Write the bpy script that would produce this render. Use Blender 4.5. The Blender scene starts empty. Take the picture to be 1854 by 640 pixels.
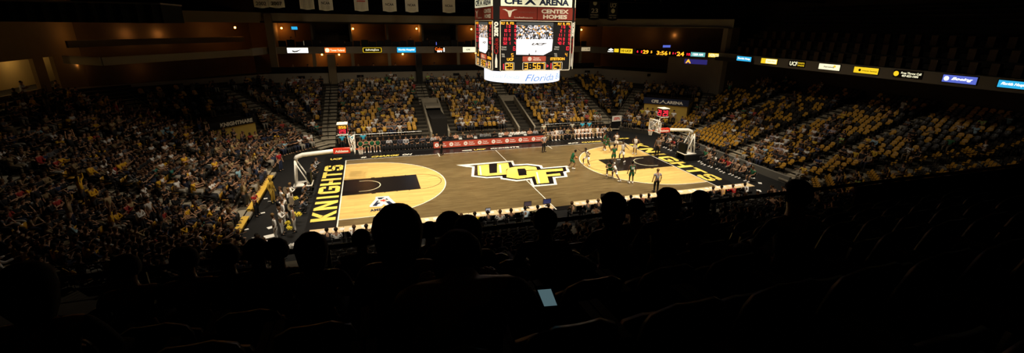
import bpy, math, random
import numpy as np
from mathutils import Vector, Matrix
random.seed(7)
PI = math.pi
SC = bpy.context.scene
COL = SC.collection
V3 = Vector
# ------------------------------------------------------------------ camera calibration (court units are metres)
CAM = (2.6945, -27.6806, 12.2014); YAW, PITCH, ROLL, FPX = .3029, -.3249, .0123, 820.166
_f = V3((math.sin(YAW)*math.cos(PITCH), math.cos(YAW)*math.cos(PITCH), math.sin(PITCH)))
_r = V3((math.cos(YAW), -math.sin(YAW), 0)); _u = _r.cross(_f)
_R = _r*math.cos(ROLL) + _u*math.sin(ROLL); _U = -_r*math.sin(ROLL) + _u*math.cos(ROLL)
cam = bpy.data.cameras.new('camera'); cam.sensor_width = 36; cam.lens = FPX/1854*36; cam.clip_start = .05; cam.clip_end = 400
camo = bpy.data.objects.new('camera', cam); COL.objects.link(camo)
M = Matrix.Identity(4)
for i in range(3):
    M[i][0] = _R[i]; M[i][1] = _U[i]; M[i][2] = -_f[i]; M[i][3] = CAM[i]
camo.matrix_world = M; SC.camera = camo
C0 = V3(CAM)
def _ray(u, v): return _R*((u-927)/FPX) + _U*((320-v)/FPX) + _f
def onz(u, v, z=0.0):
    d = _ray(u, v); return C0 + d*((z-C0.z)/d.z)
def ony(u, v, y):
    d = _ray(u, v); return C0 + d*((y-C0.y)/d.y)
def pix(p):
    d = V3(p)-C0; w = d.dot(_f)
    if w < .1: return (-9999, -9999, w)
    return (927+FPX*d.dot(_R)/w, 320-FPX*d.dot(_U)/w, w)

# ------------------------------------------------------------------ materials
_mats = {}
def mat(name, col, rough=.6, spec=.3, metal=0, emit=None, es=1, noise=None, bump=0):
    if name in _mats: return _mats[name]
    m = bpy.data.materials.new(name); m.use_nodes = True; n = m.node_tree.nodes; l = m.node_tree.links
    b = n['Principled BSDF']; b.inputs['Base Color'].default_value = (*col, 1); b.inputs['Roughness'].default_value = rough
    b.inputs['Specular IOR Level'].default_value = spec; b.inputs['Metallic'].default_value = metal
    if emit:
        b.inputs['Emission Color'].default_value = (*emit, 1); b.inputs['Emission Strength'].default_value = es
    if noise:
        sc, amt = noise
        tc = n.new('ShaderNodeTexCoord'); t = n.new('ShaderNodeTexNoise'); t.inputs['Scale'].default_value = sc; t.inputs['Detail'].default_value = 4
        mp = n.new('ShaderNodeMapRange'); mp.inputs[3].default_value = 1-amt; mp.inputs[4].default_value = 1+amt
        mx = n.new('ShaderNodeMix'); mx.data_type = 'RGBA'; mx.blend_type = 'MULTIPLY'; mx.inputs[0].default_value = 1
        l.new(tc.outputs['Object'], t.inputs['Vector']); l.new(t.outputs['Fac'], mp.inputs[0])
        mx.inputs[6].default_value = (*col, 1); l.new(mp.outputs[0], mx.inputs[7]); l.new(mx.outputs[2], b.inputs['Base Color'])
        if bump:
            bp = n.new('ShaderNodeBump'); bp.inputs['Strength'].default_value = bump; l.new(t.outputs['Fac'], bp.inputs['Height']); l.new(bp.outputs[0], b.inputs['Normal'])
    _mats[name] = m; return m
def wood(name, col, dark):
    m = bpy.data.materials.new(name); m.use_nodes = True; n = m.node_tree.nodes; l = m.node_tree.links; b = n['Principled BSDF']
    b.inputs['Roughness'].default_value = .28; b.inputs['Specular IOR Level'].default_value = .35
    tc = n.new('ShaderNodeTexCoord'); mp = n.new('ShaderNodeMapping'); mp.inputs['Scale'].default_value = (.35, 5.5, 1)
    t = n.new('ShaderNodeTexNoise'); t.inputs['Scale'].default_value = 2.2; t.inputs['Detail'].default_value = 5
    br = n.new('ShaderNodeTexBrick'); br.inputs['Scale'].default_value = 1; br.inputs['Brick Width'].default_value = 1.9; br.inputs['Row Height'].default_value = .17
    br.inputs['Mortar Size'].default_value = .004; br.inputs['Color1'].default_value = (*col, 1); br.inputs['Color2'].default_value = (*[c*.70 for c in col], 1); br.inputs['Mortar'].default_value = (*dark, 1)
    mx = n.new('ShaderNodeMix'); mx.data_type = 'RGBA'; mx.blend_type = 'MIX'; mx.inputs[7].default_value = (*dark, 1)
    rp = n.new('ShaderNodeMapRange'); rp.inputs[1].default_value = .40; rp.inputs[2].default_value = .68; rp.inputs[4].default_value = .8
    l.new(tc.outputs['Object'], mp.inputs[0]); l.new(mp.outputs[0], t.inputs['Vector']); l.new(tc.outputs['Object'], br.inputs['Vector'])
    l.new(t.outputs['Fac'], rp.inputs[0]); l.new(rp.outputs[0], mx.inputs[0]); l.new(br.outputs['Color'], mx.inputs[6]); l.new(mx.outputs[2], b.inputs['Base Color'])
    _mats[name] = m; return m
def objcol(name, rough=.8, spec=.2, attr=False):
    """cloth, skin and hair take their colour from the object (or, for a crowd in one mesh, from its Col attribute)"""
    m = bpy.data.materials.new(name); m.use_nodes = True; n = m.node_tree.nodes; l = m.node_tree.links; b = n['Principled BSDF']
    b.inputs['Roughness'].default_value = rough; b.inputs['Specular IOR Level'].default_value = spec
    if attr:
        o = n.new('ShaderNodeAttribute'); o.attribute_name = 'Col'; l.new(o.outputs['Color'], b.inputs['Base Color'])
    else:
        o = n.new('ShaderNodeObjectInfo'); l.new(o.outputs['Color'], b.inputs['Base Color'])
    _mats[name] = m; return m
CLOTH = objcol('cloth'); SKIN = objcol('skin', .55, .35); ATTR = objcol('crowd_colours', .7, .25, True)
GOLDSEAT = objcol('seat_plastic', .32, .5); SEATATTR = objcol('seat_plastic_many', .32, .5, True)
W_LIGHT = wood('light_maple', (.80, .56, .19), (.58, .37, .11)); W_DARK = wood('stained_maple', (.205, .150, .066), (.085, .052, .02))
BLACKFLOOR = mat('black_apron_paint', (.005, .005, .0055), .35, .3)
KEYBLK = mat('black_key_paint', (.010, .008, .008), .22, .5)
LINE = mat('white_line_paint', (.85, .82, .72), .35); YEL = mat('gold_paint', (.86, .66, .13), .35)
DBROWN = mat('brown_line_paint', (.16, .10, .04), .4); NAVY = mat('navy_paint', (.01, .018, .05), .4); REDP = mat('red_paint', (.65, .06, .03), .4)
FLOOR = mat('arena_floor', (.009, .009, .009), .6, .2, noise=(3, .3))
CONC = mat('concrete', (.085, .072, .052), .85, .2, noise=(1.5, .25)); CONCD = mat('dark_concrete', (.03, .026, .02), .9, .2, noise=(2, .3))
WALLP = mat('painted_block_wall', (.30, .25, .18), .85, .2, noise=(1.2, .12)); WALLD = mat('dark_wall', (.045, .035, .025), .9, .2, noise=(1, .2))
BEIGE = mat('beige_fascia', (.34, .29, .20), .8, .2, noise=(.8, .1)); TAN = mat('tan_wall', (.20, .13, .05), .8, .2, noise=(1, .12))
BLACK = mat('black', (.006, .006, .006), .6, .2); BLACKM = mat('black_metal', (.012, .012, .012), .4, .4, .3); GOLDW = mat('gold_wall', (.62, .42, .085), .7, noise=(2, .1))
WHITEM = mat('white_enamel', (.80, .77, .70), .35, .5); STEEL = mat('steel', (.45, .44, .42), .35, .5, .9); WHITE = mat('white_cloth', (.85, .82, .76), .8)
PAPER = mat('paper', (.86, .84, .78), .8); TABLETOP = mat('cream_table_top', (.86, .66, .38), .5); REDPAD = mat('red_pad', (.62, .035, .015), .5)
RIM = mat('orange_rim', (.75, .13, .02), .4, .5, .3); NET = mat('white_net', (.75, .72, .66), .8); BALL = mat('ball_orange', (.62, .20, .05), .6)
GOLDP = mat('gold_bench', (.72, .46, .07), .5); BLUEC = mat('blue_chair', (.02, .28, .62), .5); DKRED = mat('brick_red_panel', (.19, .022, .012), .5)
BANW = mat('white_banner', (.80, .76, .62), .85); BANK = mat('black_banner', (.015, .014, .012), .85); TEXTD = mat('dark_lettering', (.02, .018, .015), .7); TEXTW = mat('cream_lettering', (.65, .6, .48), .7)
SIGNY = mat('cream_sign', (.75, .72, .48), .6)
CURT = mat('black_curtain', (.010, .011, .011), .9, .1, noise=(.5, .3))
def em(name, col, s): return mat(name, (.02, .02, .02), .5, .2, emit=col, es=s)
E_WHITE = em('lit_white', (1, .98, .90), 1.6); E_CREAM = em('lit_cream', (1, .93, .62), 1.1); E_ORANGE = em('lit_orange', (1, .16, .015), 1.2); E_YEL = em('lit_yellow', (1, .66, .02), 1.0)
E_CYAN = em('lit_cyan', (.03, .42, .75), 1.1); E_BLUE = em('lit_blue', (.12, .17, .70), .9); E_RED = em('lit_red', (1, .02, .045), 1.6); E_AMB = em('lit_amber', (1, .40, .02), 1.8)
E_LED = em('lit_red_board', (.62, .075, .028), .75); E_LEDW = em('lit_red_board_text', (.95, .72, .50), .9); E_TEAL = em('lit_teal', (.15, .50, .48), .9); E_PURP = em('lit_purple', (.05, .04, .30), .5)
E_LAMP = em('warm_lamp', (1, .36, .05), 26); E_PHONE = em('phone_screen', (.30, .52, .58), .22); E_RING = em('ring_screen', (.82, .86, 1), 1.5); E_RINGT = em('ring_text', (.16, .34, .80), 1.0); E_BLUE2 = em('ring_edge', (.02, .08, .5), .8)
E_DIM = em('dim_cream_panel', (1, .78, .45), .45)
def screen_mat():
    m = bpy.data.materials.new('video_picture'); m.use_nodes = True; n = m.node_tree.nodes; l = m.node_tree.links; b = n['Principled BSDF']; b.inputs['Base Color'].default_value = (0, 0, 0, 1)
    tc = n.new('ShaderNodeTexCoord'); v = n.new('ShaderNodeTexVoronoi'); v.inputs['Scale'].default_value = 11; r = n.new('ShaderNodeValToRGB')
    e = r.color_ramp.elements; e[0].color = (.02, .02, .02, 1); e[1].color = (1, .95, .95, 1); e[0].position = .0; e[1].position = 1
    for p, c in ((.3, (.06, .05, .05, 1)), (.45, (.7, .3, .03, 1)), (.6, (.35, .35, .4, 1)), (.75, (.9, .8, .75, 1))):
        k = e.new(p); k.color = c
    r.color_ramp.interpolation = 'CONSTANT'
    l.new(tc.outputs['Object'], v.inputs['Vector']); s = n.new('ShaderNodeSeparateColor'); l.new(v.outputs['Color'], s.inputs[0]); l.new(s.outputs[0], r.inputs[0]); l.new(r.outputs[0], b.inputs['Emission Color']); b.inputs['Emission Strength'].default_value = 1.3
    _mats['video'] = m; return m
E_VIDEO = screen_mat()
def glass_mat():
    m = bpy.data.materials.new('clear_board'); m.use_nodes = True; b = m.node_tree.nodes['Principled BSDF']; b.inputs['Base Color'].default_value = (.9, .95, .95, 1); b.inputs['Alpha'].default_value = .12; b.inputs['Roughness'].default_value = .05
    return m
GLASS = glass_mat()

# ------------------------------------------------------------------ mesh helpers
class Fr:
    """a flat frame in space: origin o, axes x (right) and y (up), normal n"""
    def __init__(s, o, x, y): s.o = V3(o); s.x = V3(x).normalized(); s.y = V3(y).normalized(); s.n = s.x.cross(s.y)
    def at(s, u, v, w=0): return s.o + s.x*u + s.y*v + s.n*w
FZ = Fr((0, 0, 0), (1, 0, 0), (0, 1, 0))
class MB:
    def __init__(s): s.v = []; s.f = []; s.m = []; s.mats = []; s.sm = False
    def mi(s, m):
        if m not in s.mats: s.mats.append(m)
        return s.mats.index(m)
    def add(s, vs, fs, m):
        b = len(s.v); k = s.mi(m); s.v += [tuple(v) for v in vs]; s.f += [tuple(b+i for i in f) for f in fs]; s.m += [k]*len(fs); return s
    def boxf(s, F, u0, v0, w0, u1, v1, w1, m):
        vs = [F.at(u, v, w) for w in (w0, w1) for v in (v0, v1) for u in (u0, u1)]
        return s.add(vs, [(0, 2, 3, 1), (4, 5, 7, 6), (0, 1, 5, 4), (2, 6, 7, 3), (0, 4, 6, 2), (1, 3, 7, 5)], m)
    def box(s, x0, y0, z0, x1, y1, z1, m): return s.boxf(FZ, x0, y0, z0, x1, y1, z1, m)
    def rect(s, F, u0, v0, u1, v1, w, m): return s.add([F.at(u0, v0, w), F.at(u1, v0, w), F.at(u1, v1, w), F.at(u0, v1, w)], [(0, 1, 2, 3)], m)
    def poly(s, F, pts, w, m): return s.add([F.at(a, b, w) for a, b in pts], [tuple(range(len(pts)))], m)
    def bar(s, a, b, w, h, m):
        a = V3(a); b = V3(b); d = (b-a).normalized(); up = V3((0, 0, 1)) if abs(d.z) < .95 else V3((1, 0, 0)); x = d.cross(up).normalized()*w/2; y = x.cross(d).normalized()*h/2
        vs = [p+sx*x+sy*y for p in (a, b) for sx, sy in ((-1, -1), (1, -1), (1, 1), (-1, 1))]
        return s.add(vs, [(3, 2, 1, 0), (4, 5, 6, 7), (0, 1, 5, 4), (1, 2, 6, 5), (2, 3, 7, 6), (3, 0, 4, 7)], m)
    def tube(s, pts, r, m, n=8, r2=None, caps=True):
        pts = [V3(p) for p in pts]; rings = []; up = None
        for i, p in enumerate(pts):
            d = (pts[min(i+1, len(pts)-1)]-pts[max(i-1, 0)]).normalized()
            if up is None:
                up = V3((0, 0, 1)) if abs(d.z) < .9 else V3((1, 0, 0))
            x = d.cross(up).normalized(); y = x.cross(d); up = y
            rr = r if r2 is None else r+(r2-r)*i/(len(pts)-1)
            rings.append([p+(x*math.cos(2*PI*k/n)+y*math.sin(2*PI*k/n))*rr for k in range(n)])
        vs = [q for g in rings for q in g]; fs = []
        for i in range(len(pts)-1):
            for k in range(n): fs.append((i*n+k, i*n+(k+1) % n, (i+1)*n+(k+1) % n, (i+1)*n+k))
        if caps: fs += [tuple(range(n-1, -1, -1)), tuple(range((len(pts)-1)*n, len(pts)*n))]
        return s.add(vs, fs, m)
    def lathe(s, c, prof, m, n=16):
        """prof: (radius, z) pairs round a vertical axis through c"""
        c = V3(c); vs = [c+V3((r*math.cos(2*PI*k/n), r*math.sin(2*PI*k/n), z)) for r, z in prof for k in range(n)]
        fs = [(i*n+k, i*n+(k+1) % n, (i+1)*n+(k+1) % n, (i+1)*n+k) for i in range(len(prof)-1) for k in range(n)]
        if prof[0][0] > 1e-4: fs.append(tuple(range(n-1, -1, -1)))
        if prof[-1][0] > 1e-4: fs.append(tuple(range((len(prof)-1)*n, len(prof)*n)))
        return s.add(vs, fs, m)
    def ball(s, c, r, m, n=10, sc=(1, 1, 1)):
        c = V3(c); k = max(4, n//2)
        vs = []; fs = []
        for i in range(k+1):
            a = PI*i/k
            for j in range(n):
                b = 2*PI*j/n; vs.append(c+V3((r*sc[0]*math.sin(a)*math.cos(b), r*sc[1]*math.sin(a)*math.sin(b), -r*sc[2]*math.cos(a))))
        for i in range(k):
            for j in range(n): fs.append((i*n+j, i*n+(j+1) % n, (i+1)*n+(j+1) % n, (i+1)*n+j))
        return s.add(vs, fs, m)
    def text(s, F, txt, u, v, w_, h_, off, m, bold=.02, shear=0, al='c'):
        """text fitted into a w_ by h_ box whose centre (or left edge) is u, v"""
        vs, fs, bb = text_geo(txt, bold, shear)
        W = bb[2]-bb[0] or 1; H = bb[3]-bb[1] or 1
        kx = w_/W; ky = h_/H
        ou = u-(w_/2 if al == 'c' else 0)
        return s.add([F.at(ou+(a-bb[0])*kx, v-h_/2+(b-bb[1])*ky, off) for a, b in vs], fs, m)
    def build(s, name, parent=None, smooth=False):
        me = bpy.data.meshes.new(name); me.from_pydata(s.v, [], s.f)
        for m in s.mats: me.materials.append(m)
        me.polygons.foreach_set('material_index', s.m)
        if smooth: me.polygons.foreach_set('use_smooth', [True]*len(s.f))
        me.update(); o = bpy.data.objects.new(name, me); COL.objects.link(o)
        if parent is not None: o.parent = parent
        return o
_tc = {}
def text_geo(txt, bold=.02, shear=0):
    k = (txt, bold, shear)
    if k in _tc: return _tc[k]
    cu = bpy.data.curves.new('t', 'FONT'); cu.body = txt; cu.offset = bold; cu.shear = shear; cu.resolution_u = 3
    ob = bpy.data.objects.new('t', cu); COL.objects.link(ob)
    dg = bpy.context.evaluated_depsgraph_get(); me = bpy.data.meshes.new_from_object(ob.evaluated_get(dg))
    vs = [(v.co.x, v.co.y) for v in me.vertices]; fs = [tuple(p.vertices) for p in me.polygons]
    bb = (min(v[0] for v in vs), min(v[1] for v in vs), max(v[0] for v in vs), max(v[1] for v in vs))
    bpy.data.objects.remove(ob); bpy.data.curves.remove(cu); bpy.data.meshes.remove(me)
    _tc[k] = (vs, fs, bb); return _tc[k]
def tag(o, label=None, cat=None, group=None, kind=None):
    if label: o['label'] = label
    if cat: o['category'] = cat
    if group: o['group'] = group
    if kind: o['kind'] = kind
    return o
def empty(name, loc=(0, 0, 0), rz=0, label=None, cat=None, group=None):
    o = bpy.data.objects.new(name, None); COL.objects.link(o); o.location = loc; o.rotation_euler = (0, 0, rz); o.empty_display_size = .1
    return tag(o, label, cat, group)
def linked(name, mesh, parent, colour=None, loc=None):
    o = bpy.data.objects.new(name, mesh); COL.objects.link(o); o.parent = parent
    if colour: o.color = (*colour, 1)
    if loc: o.location = loc
    return o
def struct(mb, name, label=None):
    o = mb.build(name); o['kind'] = 'structure'
    if label: o['label'] = label
    return o
ORD = ['first', 'second', 'third', 'fourth', 'fifth', 'sixth', 'seventh', 'eighth', 'ninth', 'tenth', 'eleventh', 'twelfth', 'thirteenth', 'fourteenth', 'fifteenth', 'sixteenth', 'seventeenth', 'eighteenth', 'nineteenth', 'twentieth']
def ordn(i):
    if i < 20: return ORD[i]
    t = {2: 'twenty', 3: 'thirty', 4: 'forty', 5: 'fifty'}[(i+1)//10]; r = (i+1) % 10
    return t+'-'+ORD[r-1] if r else {2: 'twentieth', 3: 'thirtieth', 4: 'fortieth', 5: 'fiftieth'}[(i+1)//10]

# ------------------------------------------------------------------ court
L, W = 28.65, 15.24
m = MB(); m.box(-60, -60, -.3, 90, 70, 0, FLOOR); struct(m, 'floor')
def court():
    m = MB()
    m.box(-1.9, -1.0, 0, L+1.9, W+1.75, .02, BLACKFLOOR)
    Z = lambda k: Fr((0, 0, .02+.003*k), (1, 0, 0), (0, 1, 0))
    m.rect(Z(1), 0, -.35, L, W, 0, W_DARK)
    for s, hx in ((1, 1.6), (-1, L-1.6)):
        X = lambda x: x if s == 1 else L-x
        arc = [(X(0), W/2-6.32)]+[(hx+s*6.32*math.cos(a), W/2+6.32*math.sin(a)) for a in [(-90+6*i)*PI/180 for i in range(31)]]+[(X(0), W/2+6.32)]
        if s == -1: arc = arc[::-1]
        m.poly(Z(2), arc, 0, W_LIGHT)
        def ring(cx, cy, r, wd, a0, a1, k, mt, n=40):
            for i in range(n):
                p = a0+(a1-a0)*i/n; q = a0+(a1-a0)*(i+1)/n
                pts = [(cx+s*(r-wd/2)*math.cos(p), cy+(r-wd/2)*math.sin(p)), (cx+s*(r+wd/2)*math.cos(p), cy+(r+wd/2)*math.sin(p)), (cx+s*(r+wd/2)*math.cos(q), cy+(r+wd/2)*math.sin(q)), (cx+s*(r-wd/2)*math.cos(q), cy+(r-wd/2)*math.sin(q))]
                m.poly(Z(k), pts if s == 1 else pts[::-1], 0, mt)
        ring(1.6 if s == 1 else L-1.6, W/2, 6.32, .07, -PI/2, PI/2, 4, LINE)
        for yy in (W/2-6.32, W/2+6.32): a, b = sorted((X(0), hx)); m.rect(Z(4), a, yy-.035, b, yy+.035, 0, LINE)
        a, b = sorted((X(0), X(5.79))); m.rect(Z(5), a, W/2-1.83, b, W/2+1.83, 0, KEYBLK)
        for xx in (2.13, 3.05, 3.96, 4.88):
            for yy in (W/2-1.95, W/2+1.83): a, b = sorted((X(xx), X(xx+(.3 if xx == 2.13 else .06)))); m.rect(Z(5), a, yy, b, yy+.12, 0, KEYBLK)
        ring(X(5.79), W/2, 1.83, .05, -PI/2, PI/2, 6, DBROWN)
        ring(hx, W/2, 1.22, .06, -PI/2, PI/2, 7, SIGNY); a, b = sorted((hx-s*.38, hx))
        for yy in (-1.22, 1.22): m.rect(Z(7), a, W/2+yy-.03, b, W/2+yy+.03, 0, SIGNY)
        a, b = sorted((X(-.05), X(.03))); m.rect(Z(8), a, -.9, b, W+.1, 0, LINE)
        xx = 8.53 if s == 1 else L-8.53; m.rect(Z(8), xx-.04, W-.9, xx+.04, W+.35, 0, LINE)
    m.rect(Z(8), 0, W, L, W+.06, 0, LINE); m.rect(Z(8), L/2-.035, -.9, L/2+.035, W, 0, LINE)
    return m
m = court()
# block letters for the two baselines, drawn on a 0..1 by 0..1 cell
BL = {'K': [[(0, 0), (.3, 0), (.3, 1), (0, 1)], [(.3, .38), (.68, 0), (1, 0), (.5, .55), (.3, .62)], [(.3, .62), (.5, .5), (1, 1), (.68, 1)]],
      'N': [[(0, 0), (.28, 0), (.28, 1), (0, 1)], [(.72, 0), (1, 0), (1, 1), (.72, 1)], [(.28, 1), (.28, .6), (.72, 0), (.72, .4)]],
      'I': [[(.3, 0), (.7, 0), (.7, 1), (.3, 1)]],
      'G': [[(0, .14), (.28, .2), (.28, .8), (0, .86)], [(0, .86), (.28, .78), (.72, .78), (1, .86), (.84, 1), (.16, 1)], [(.16, 0), (.84, 0), (1, .14), (.72, .22), (.28, .22), (0, .14)], [(.72, .2), (1, .14), (1, .54), (.72, .54)], [(.5, .38), (.72, .38), (.72, .54), (.5, .54)], [(.72, .68), (1, .68), (1, .86), (.72, .8)]],
      'H': [[(0, 0), (.3, 0), (.3, 1), (0, 1)], [(.7, 0), (1, 0), (1, 1), (.7, 1)], [(.3, .4), (.7, .4), (.7, .6), (.3, .6)]],
      'T': [[(0, .8), (1, .8), (1, 1), (0, 1)], [(.35, 0), (.65, 0), (.65, .8), (.35, .8)]],
      'S': [[(.14, 0), (.86, 0), (1, .14), (.72, .2), (0, .2), (0, .14)], [(.7, .14), (1, .14), (1, .42), (.7, .52)], [(.7, .42), (1, .42), (.86, .58), (.3, .6), (0, .58), (.14, .42)], [(0, .56), (.3, .5), (.3, .86), (0, .86)], [(0, .86), (.3, .8), (1, .8), (1, .86), (.86, 1), (.14, 1)], [(0, .16), (.3, .16), (.3, .32), (0, .32)], [(.7, .68), (1, .68), (1, .84), (.7, .84)]]}
def knights(F, length, h):
    wts = [1, 1, .62, 1, 1, .95, 1]; gap = .16; tot = sum(wts)+gap*6; k = length/tot; x = 0
    for ch, wt in zip('KNIGHTS', wts):
        for p in BL[ch]: m.poly(F, [((x+a*wt)*k, b*h) for a, b in p], 0, YEL)
        x += wt+gap
knights(Fr((-.18, 1.35, .05), (0, 1, 0), (-1, 0, 0)), 12.55, 1.52)
knights(Fr((L+.18, W-1.35, .05), (0, -1, 0), (1, 0, 0)), 12.55, 1.52)
# centre-court monogram: outlines read off the floor itself
def fl(pts, k): return [tuple(onz(800+a/6.4, 250+b/6.4, .02)[:2]) for a, b in pts]
def decal(pts, k, mt):
    from mathutils.geometry import tessellate_polygon
    q = fl(pts, k); tr = tessellate_polygon([[V3((a, b, 0)) for a, b in q]])
    z = .02+.003*k; vs = [(a, b, z) for a, b in q]
    out = []
    for t in tr:
        a, b, c = [V3(vs[i]) for i in t]
        out.append(tuple(t) if (b-a).cross(c-a).z > 0 else tuple(reversed(t)))
    m.add(vs, out, mt)
decal([(165, 318), (825, 266), (842, 312), (990, 302), (1158, 322), (1172, 350), (1452, 326), (1485, 398), (1440, 405), (1458, 455), (1315, 470), (1336, 546), (1048, 572), (1018, 490), (868, 508), (682, 482), (676, 462), (520, 472), (342, 452), (350, 346), (275, 340)], 9, LINE)
decal([(312, 324), (802, 282), (825, 326), (985, 316), (1130, 334), (1148, 362), (1432, 340), (1447, 388), (1405, 396), (1420, 446), (1282, 458), (1300, 536), (1070, 552), (1042, 474), (868, 492), (704, 468), (700, 446), (522, 458), (372, 440), (382, 334)], 10, KEYBLK)
decal([(412, 324), (545, 310), (552, 416), (640, 408), (640, 302), (768, 292), (782, 350), (745, 372), (748, 428), (520, 446), (418, 436)], 11, YEL)
decal([(778, 352), (850, 338), (990, 328), (1090, 342), (1105, 372), (978, 380), (960, 358), (872, 362), (892, 442), (985, 436), (978, 408), (1075, 396), (1085, 446), (1040, 458), (880, 480), (750, 462), (752, 380)], 11, YEL)
decal([(978, 388), (1398, 358), (1405, 384), (1205, 400), (1212, 430), (1368, 414), (1378, 440), (1222, 452), (1245, 524), (1102, 538), (1062, 404), (984, 410)], 12, YEL)
for q in ([(432, 330), (448, 328), (462, 436), (446, 436)], [(660, 318), (682, 316), (694, 410), (674, 412)], [(1090, 402), (1108, 400), (1140, 530), (1120, 532)]): decal(q, 13, LINE)
# conference mark beside the near key
def fa(pts): return [((650+a/12.8-800)*6.4, (345+b/12.8-250)*6.4) for a, b in pts]
decal(fa([(385, 160), (690, 140), (705, 170), (850, 300), (860, 345), (640, 362), (575, 330), (520, 382), (250, 398), (245, 365), (380, 215)]), 9, LINE)
for q, k, mt in (([(425, 182), (600, 165), (520, 215), (455, 222)], 10, NAVY), ([(310, 375), (425, 245), (470, 250), (420, 290), (520, 300), (440, 330), (410, 372)], 10, NAVY), ([(600, 225), (640, 190), (690, 232)], 10, NAVY), ([(600, 268), (700, 255), (805, 325), (690, 340), (640, 290)], 10, NAVY), ([(480, 245), (555, 225), (580, 205), (600, 235), (665, 240), (605, 258), (570, 275), (545, 262), (500, 262)], 11, REDP)): decal(fa(q), k, mt)
a, b = onz(670, 382.5, .02), onz(720, 376.5, .02); F = Fr((a.x, a.y, .053), (b-a), V3((0, 0, 1)).cross(b-a)); m.text(F, 'AMERICAN', (b-a).length/2, 0, (b-a).length, .42, 0, NAVY, .03)
F = Fr((0, 0, .055), (1, 0, 0), (0, 1, 0))
m.text(F, '#', 1.55, 15.85, .5, .45, 0, LINE, .03); m.text(F, 'CHARGE', 3.55, 15.85, 2.6, .5, 0, YEL, .04, .3); m.text(F, 'ON', 5.6, 15.85, .95, .5, 0, LINE, .04, .3)
m.poly(F, [(11.0, 15.75), (12.0, 15.72), (12.0, 16.02), (11.0, 15.95)], 0, LINE); m.text(F, 'UCF', 12.85, 15.87, 1.3, .42, 0, YEL, .05, .2); m.text(F, 'KNIGHTS', 15.5, 15.87, 3.1, .42, 0, LINE, .05, .1)
m.text(F, '#UCF', 23.2, 15.85, 1.3, .45, 0, LINE, .04, .2); m.text(F, 'CHARGE', 25.4, 15.85, 2.4, .45, 0, YEL, .04, .2); m.text(F, 'ON', 27.3, 15.85, .95, .45, 0, LINE, .04, .2)
m.text(Fr((L+.1, W+.9, .055), (1, -.1, 0), (.1, 1, 0)), 'UCF', .8, .3, 1.5, .5, 0, YEL, .05); m.text(Fr((-1.6, W+.7, .055), (1, 0, 0), (0, 1, 0)), 'UCF', .7, .0, 1.0, .6, 0, YEL, .05)
o = struct(m, 'floor_court', 'wooden basketball court with dark stain, light arcs and gold letters')

# ------------------------------------------------------------------ seating bowl
S2 = math.sqrt(.5)
SIDES = [('far', (0, 1), 20.5), ('ne', (S2, S2), (35+16.5)*S2), ('right', (1, 0), 35.0), ('se', (S2, -S2), 37*S2), ('near', (0, -1), 4.5), ('sw', (-S2, -S2), 6.7*S2), ('left', (-1, 0), 5.7), ('nw', (-S2, S2), (5.7+16.5)*S2)]
TD, TR, Z0 = .84, .25, .45
def corner(i, d):
    (n1, c1), (n2, c2) = (SIDES[i][1], SIDES[i][2]+d), (SIDES[(i+1) % 8][1], SIDES[(i+1) % 8][2]+d)
    det = n1[0]*n2[1]-n1[1]*n2[0]
    return ((c1*n2[1]-n1[1]*c2)/det, (n1[0]*c2-c1*n2[0])/det)
def bowl_d(x, y): return max(n[0]*x+n[1]*y-c for _, n, c in SIDES)
def tread_z(d): return 0 if d < 0 else Z0+TR*int(d/TD)
ROWS = 23
m = MB()
for k in range(ROWS):
    A = [corner(i, k*TD) for i in range(8)]; B = [corner(i, (k+1)*TD) for i in range(8)]; z = Z0+k*TR; zp = 0 if k == 0 else z-TR
    for i in range(8):
        a0, a1, b0, b1 = A[i-1], A[i], B[i-1], B[i]
        if i == 4 and k >= 19: continue
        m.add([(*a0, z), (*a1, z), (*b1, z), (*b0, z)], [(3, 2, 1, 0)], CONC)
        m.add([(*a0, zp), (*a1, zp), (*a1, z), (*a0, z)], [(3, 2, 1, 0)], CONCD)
struct(m, 'terrace_floor', 'stepped concrete terraces of the seating bowl')

# ------------------------------------------------------------------ people
def skin_mesh(nodes, edges, sub=1):
    me = bpy.data.meshes.new('s'); me.from_pydata([n[0] for n in nodes], edges, []); ob = bpy.data.objects.new('s', me); COL.objects.link(ob)
    md = ob.modifiers.new('k', 'SKIN'); md.branch_smoothing = .6; md.use_smooth_shade = True
    for i, n in enumerate(nodes):
        sv = me.skin_vertices[0].data[i]; r = n[1]; sv.radius = (r, r) if not isinstance(r, tuple) else r; sv.use_root = (i == 0)
    if sub: s = ob.modifiers.new('d', 'SUBSURF'); s.levels = sub; s.render_levels = sub
    dg = bpy.context.evaluated_depsgraph_get(); dg.update(); out = bpy.data.meshes.new_from_object(ob.evaluated_get(dg))
    bpy.data.objects.remove(ob); bpy.data.meshes.remove(me); return out
def P(**kw): return kw
SIT = P(pel=(0, 0, .53), spi=(0, -.01, .72), che=(0, .0, .94), nek=(0, .02, 1.11), hd=(0, .05, 1.24), sh=(.18, 0, 1.02), el=(.25, .08, .76), wr=(.12, .30, .66), hip=(.1, .03, .52), kn=(.14, .44, .53), an=(.14, .43, .10), to=(.16, .57, .04))
STAND = P(pel=(0, 0, .95), spi=(0, 0, 1.13), che=(0, 0, 1.36), nek=(0, .01, 1.53), hd=(0, .04, 1.68), sh=(.19, 0, 1.44), el=(.26, -.02, 1.15), wr=(.27, .06, .90), hip=(.1, 0, .92), kn=(.11, .03, .50), an=(.12, 0, .09), to=(.15, .15, .04))
def mk(base, **kw):
    d = dict(base); d.update(kw); return d
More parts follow.
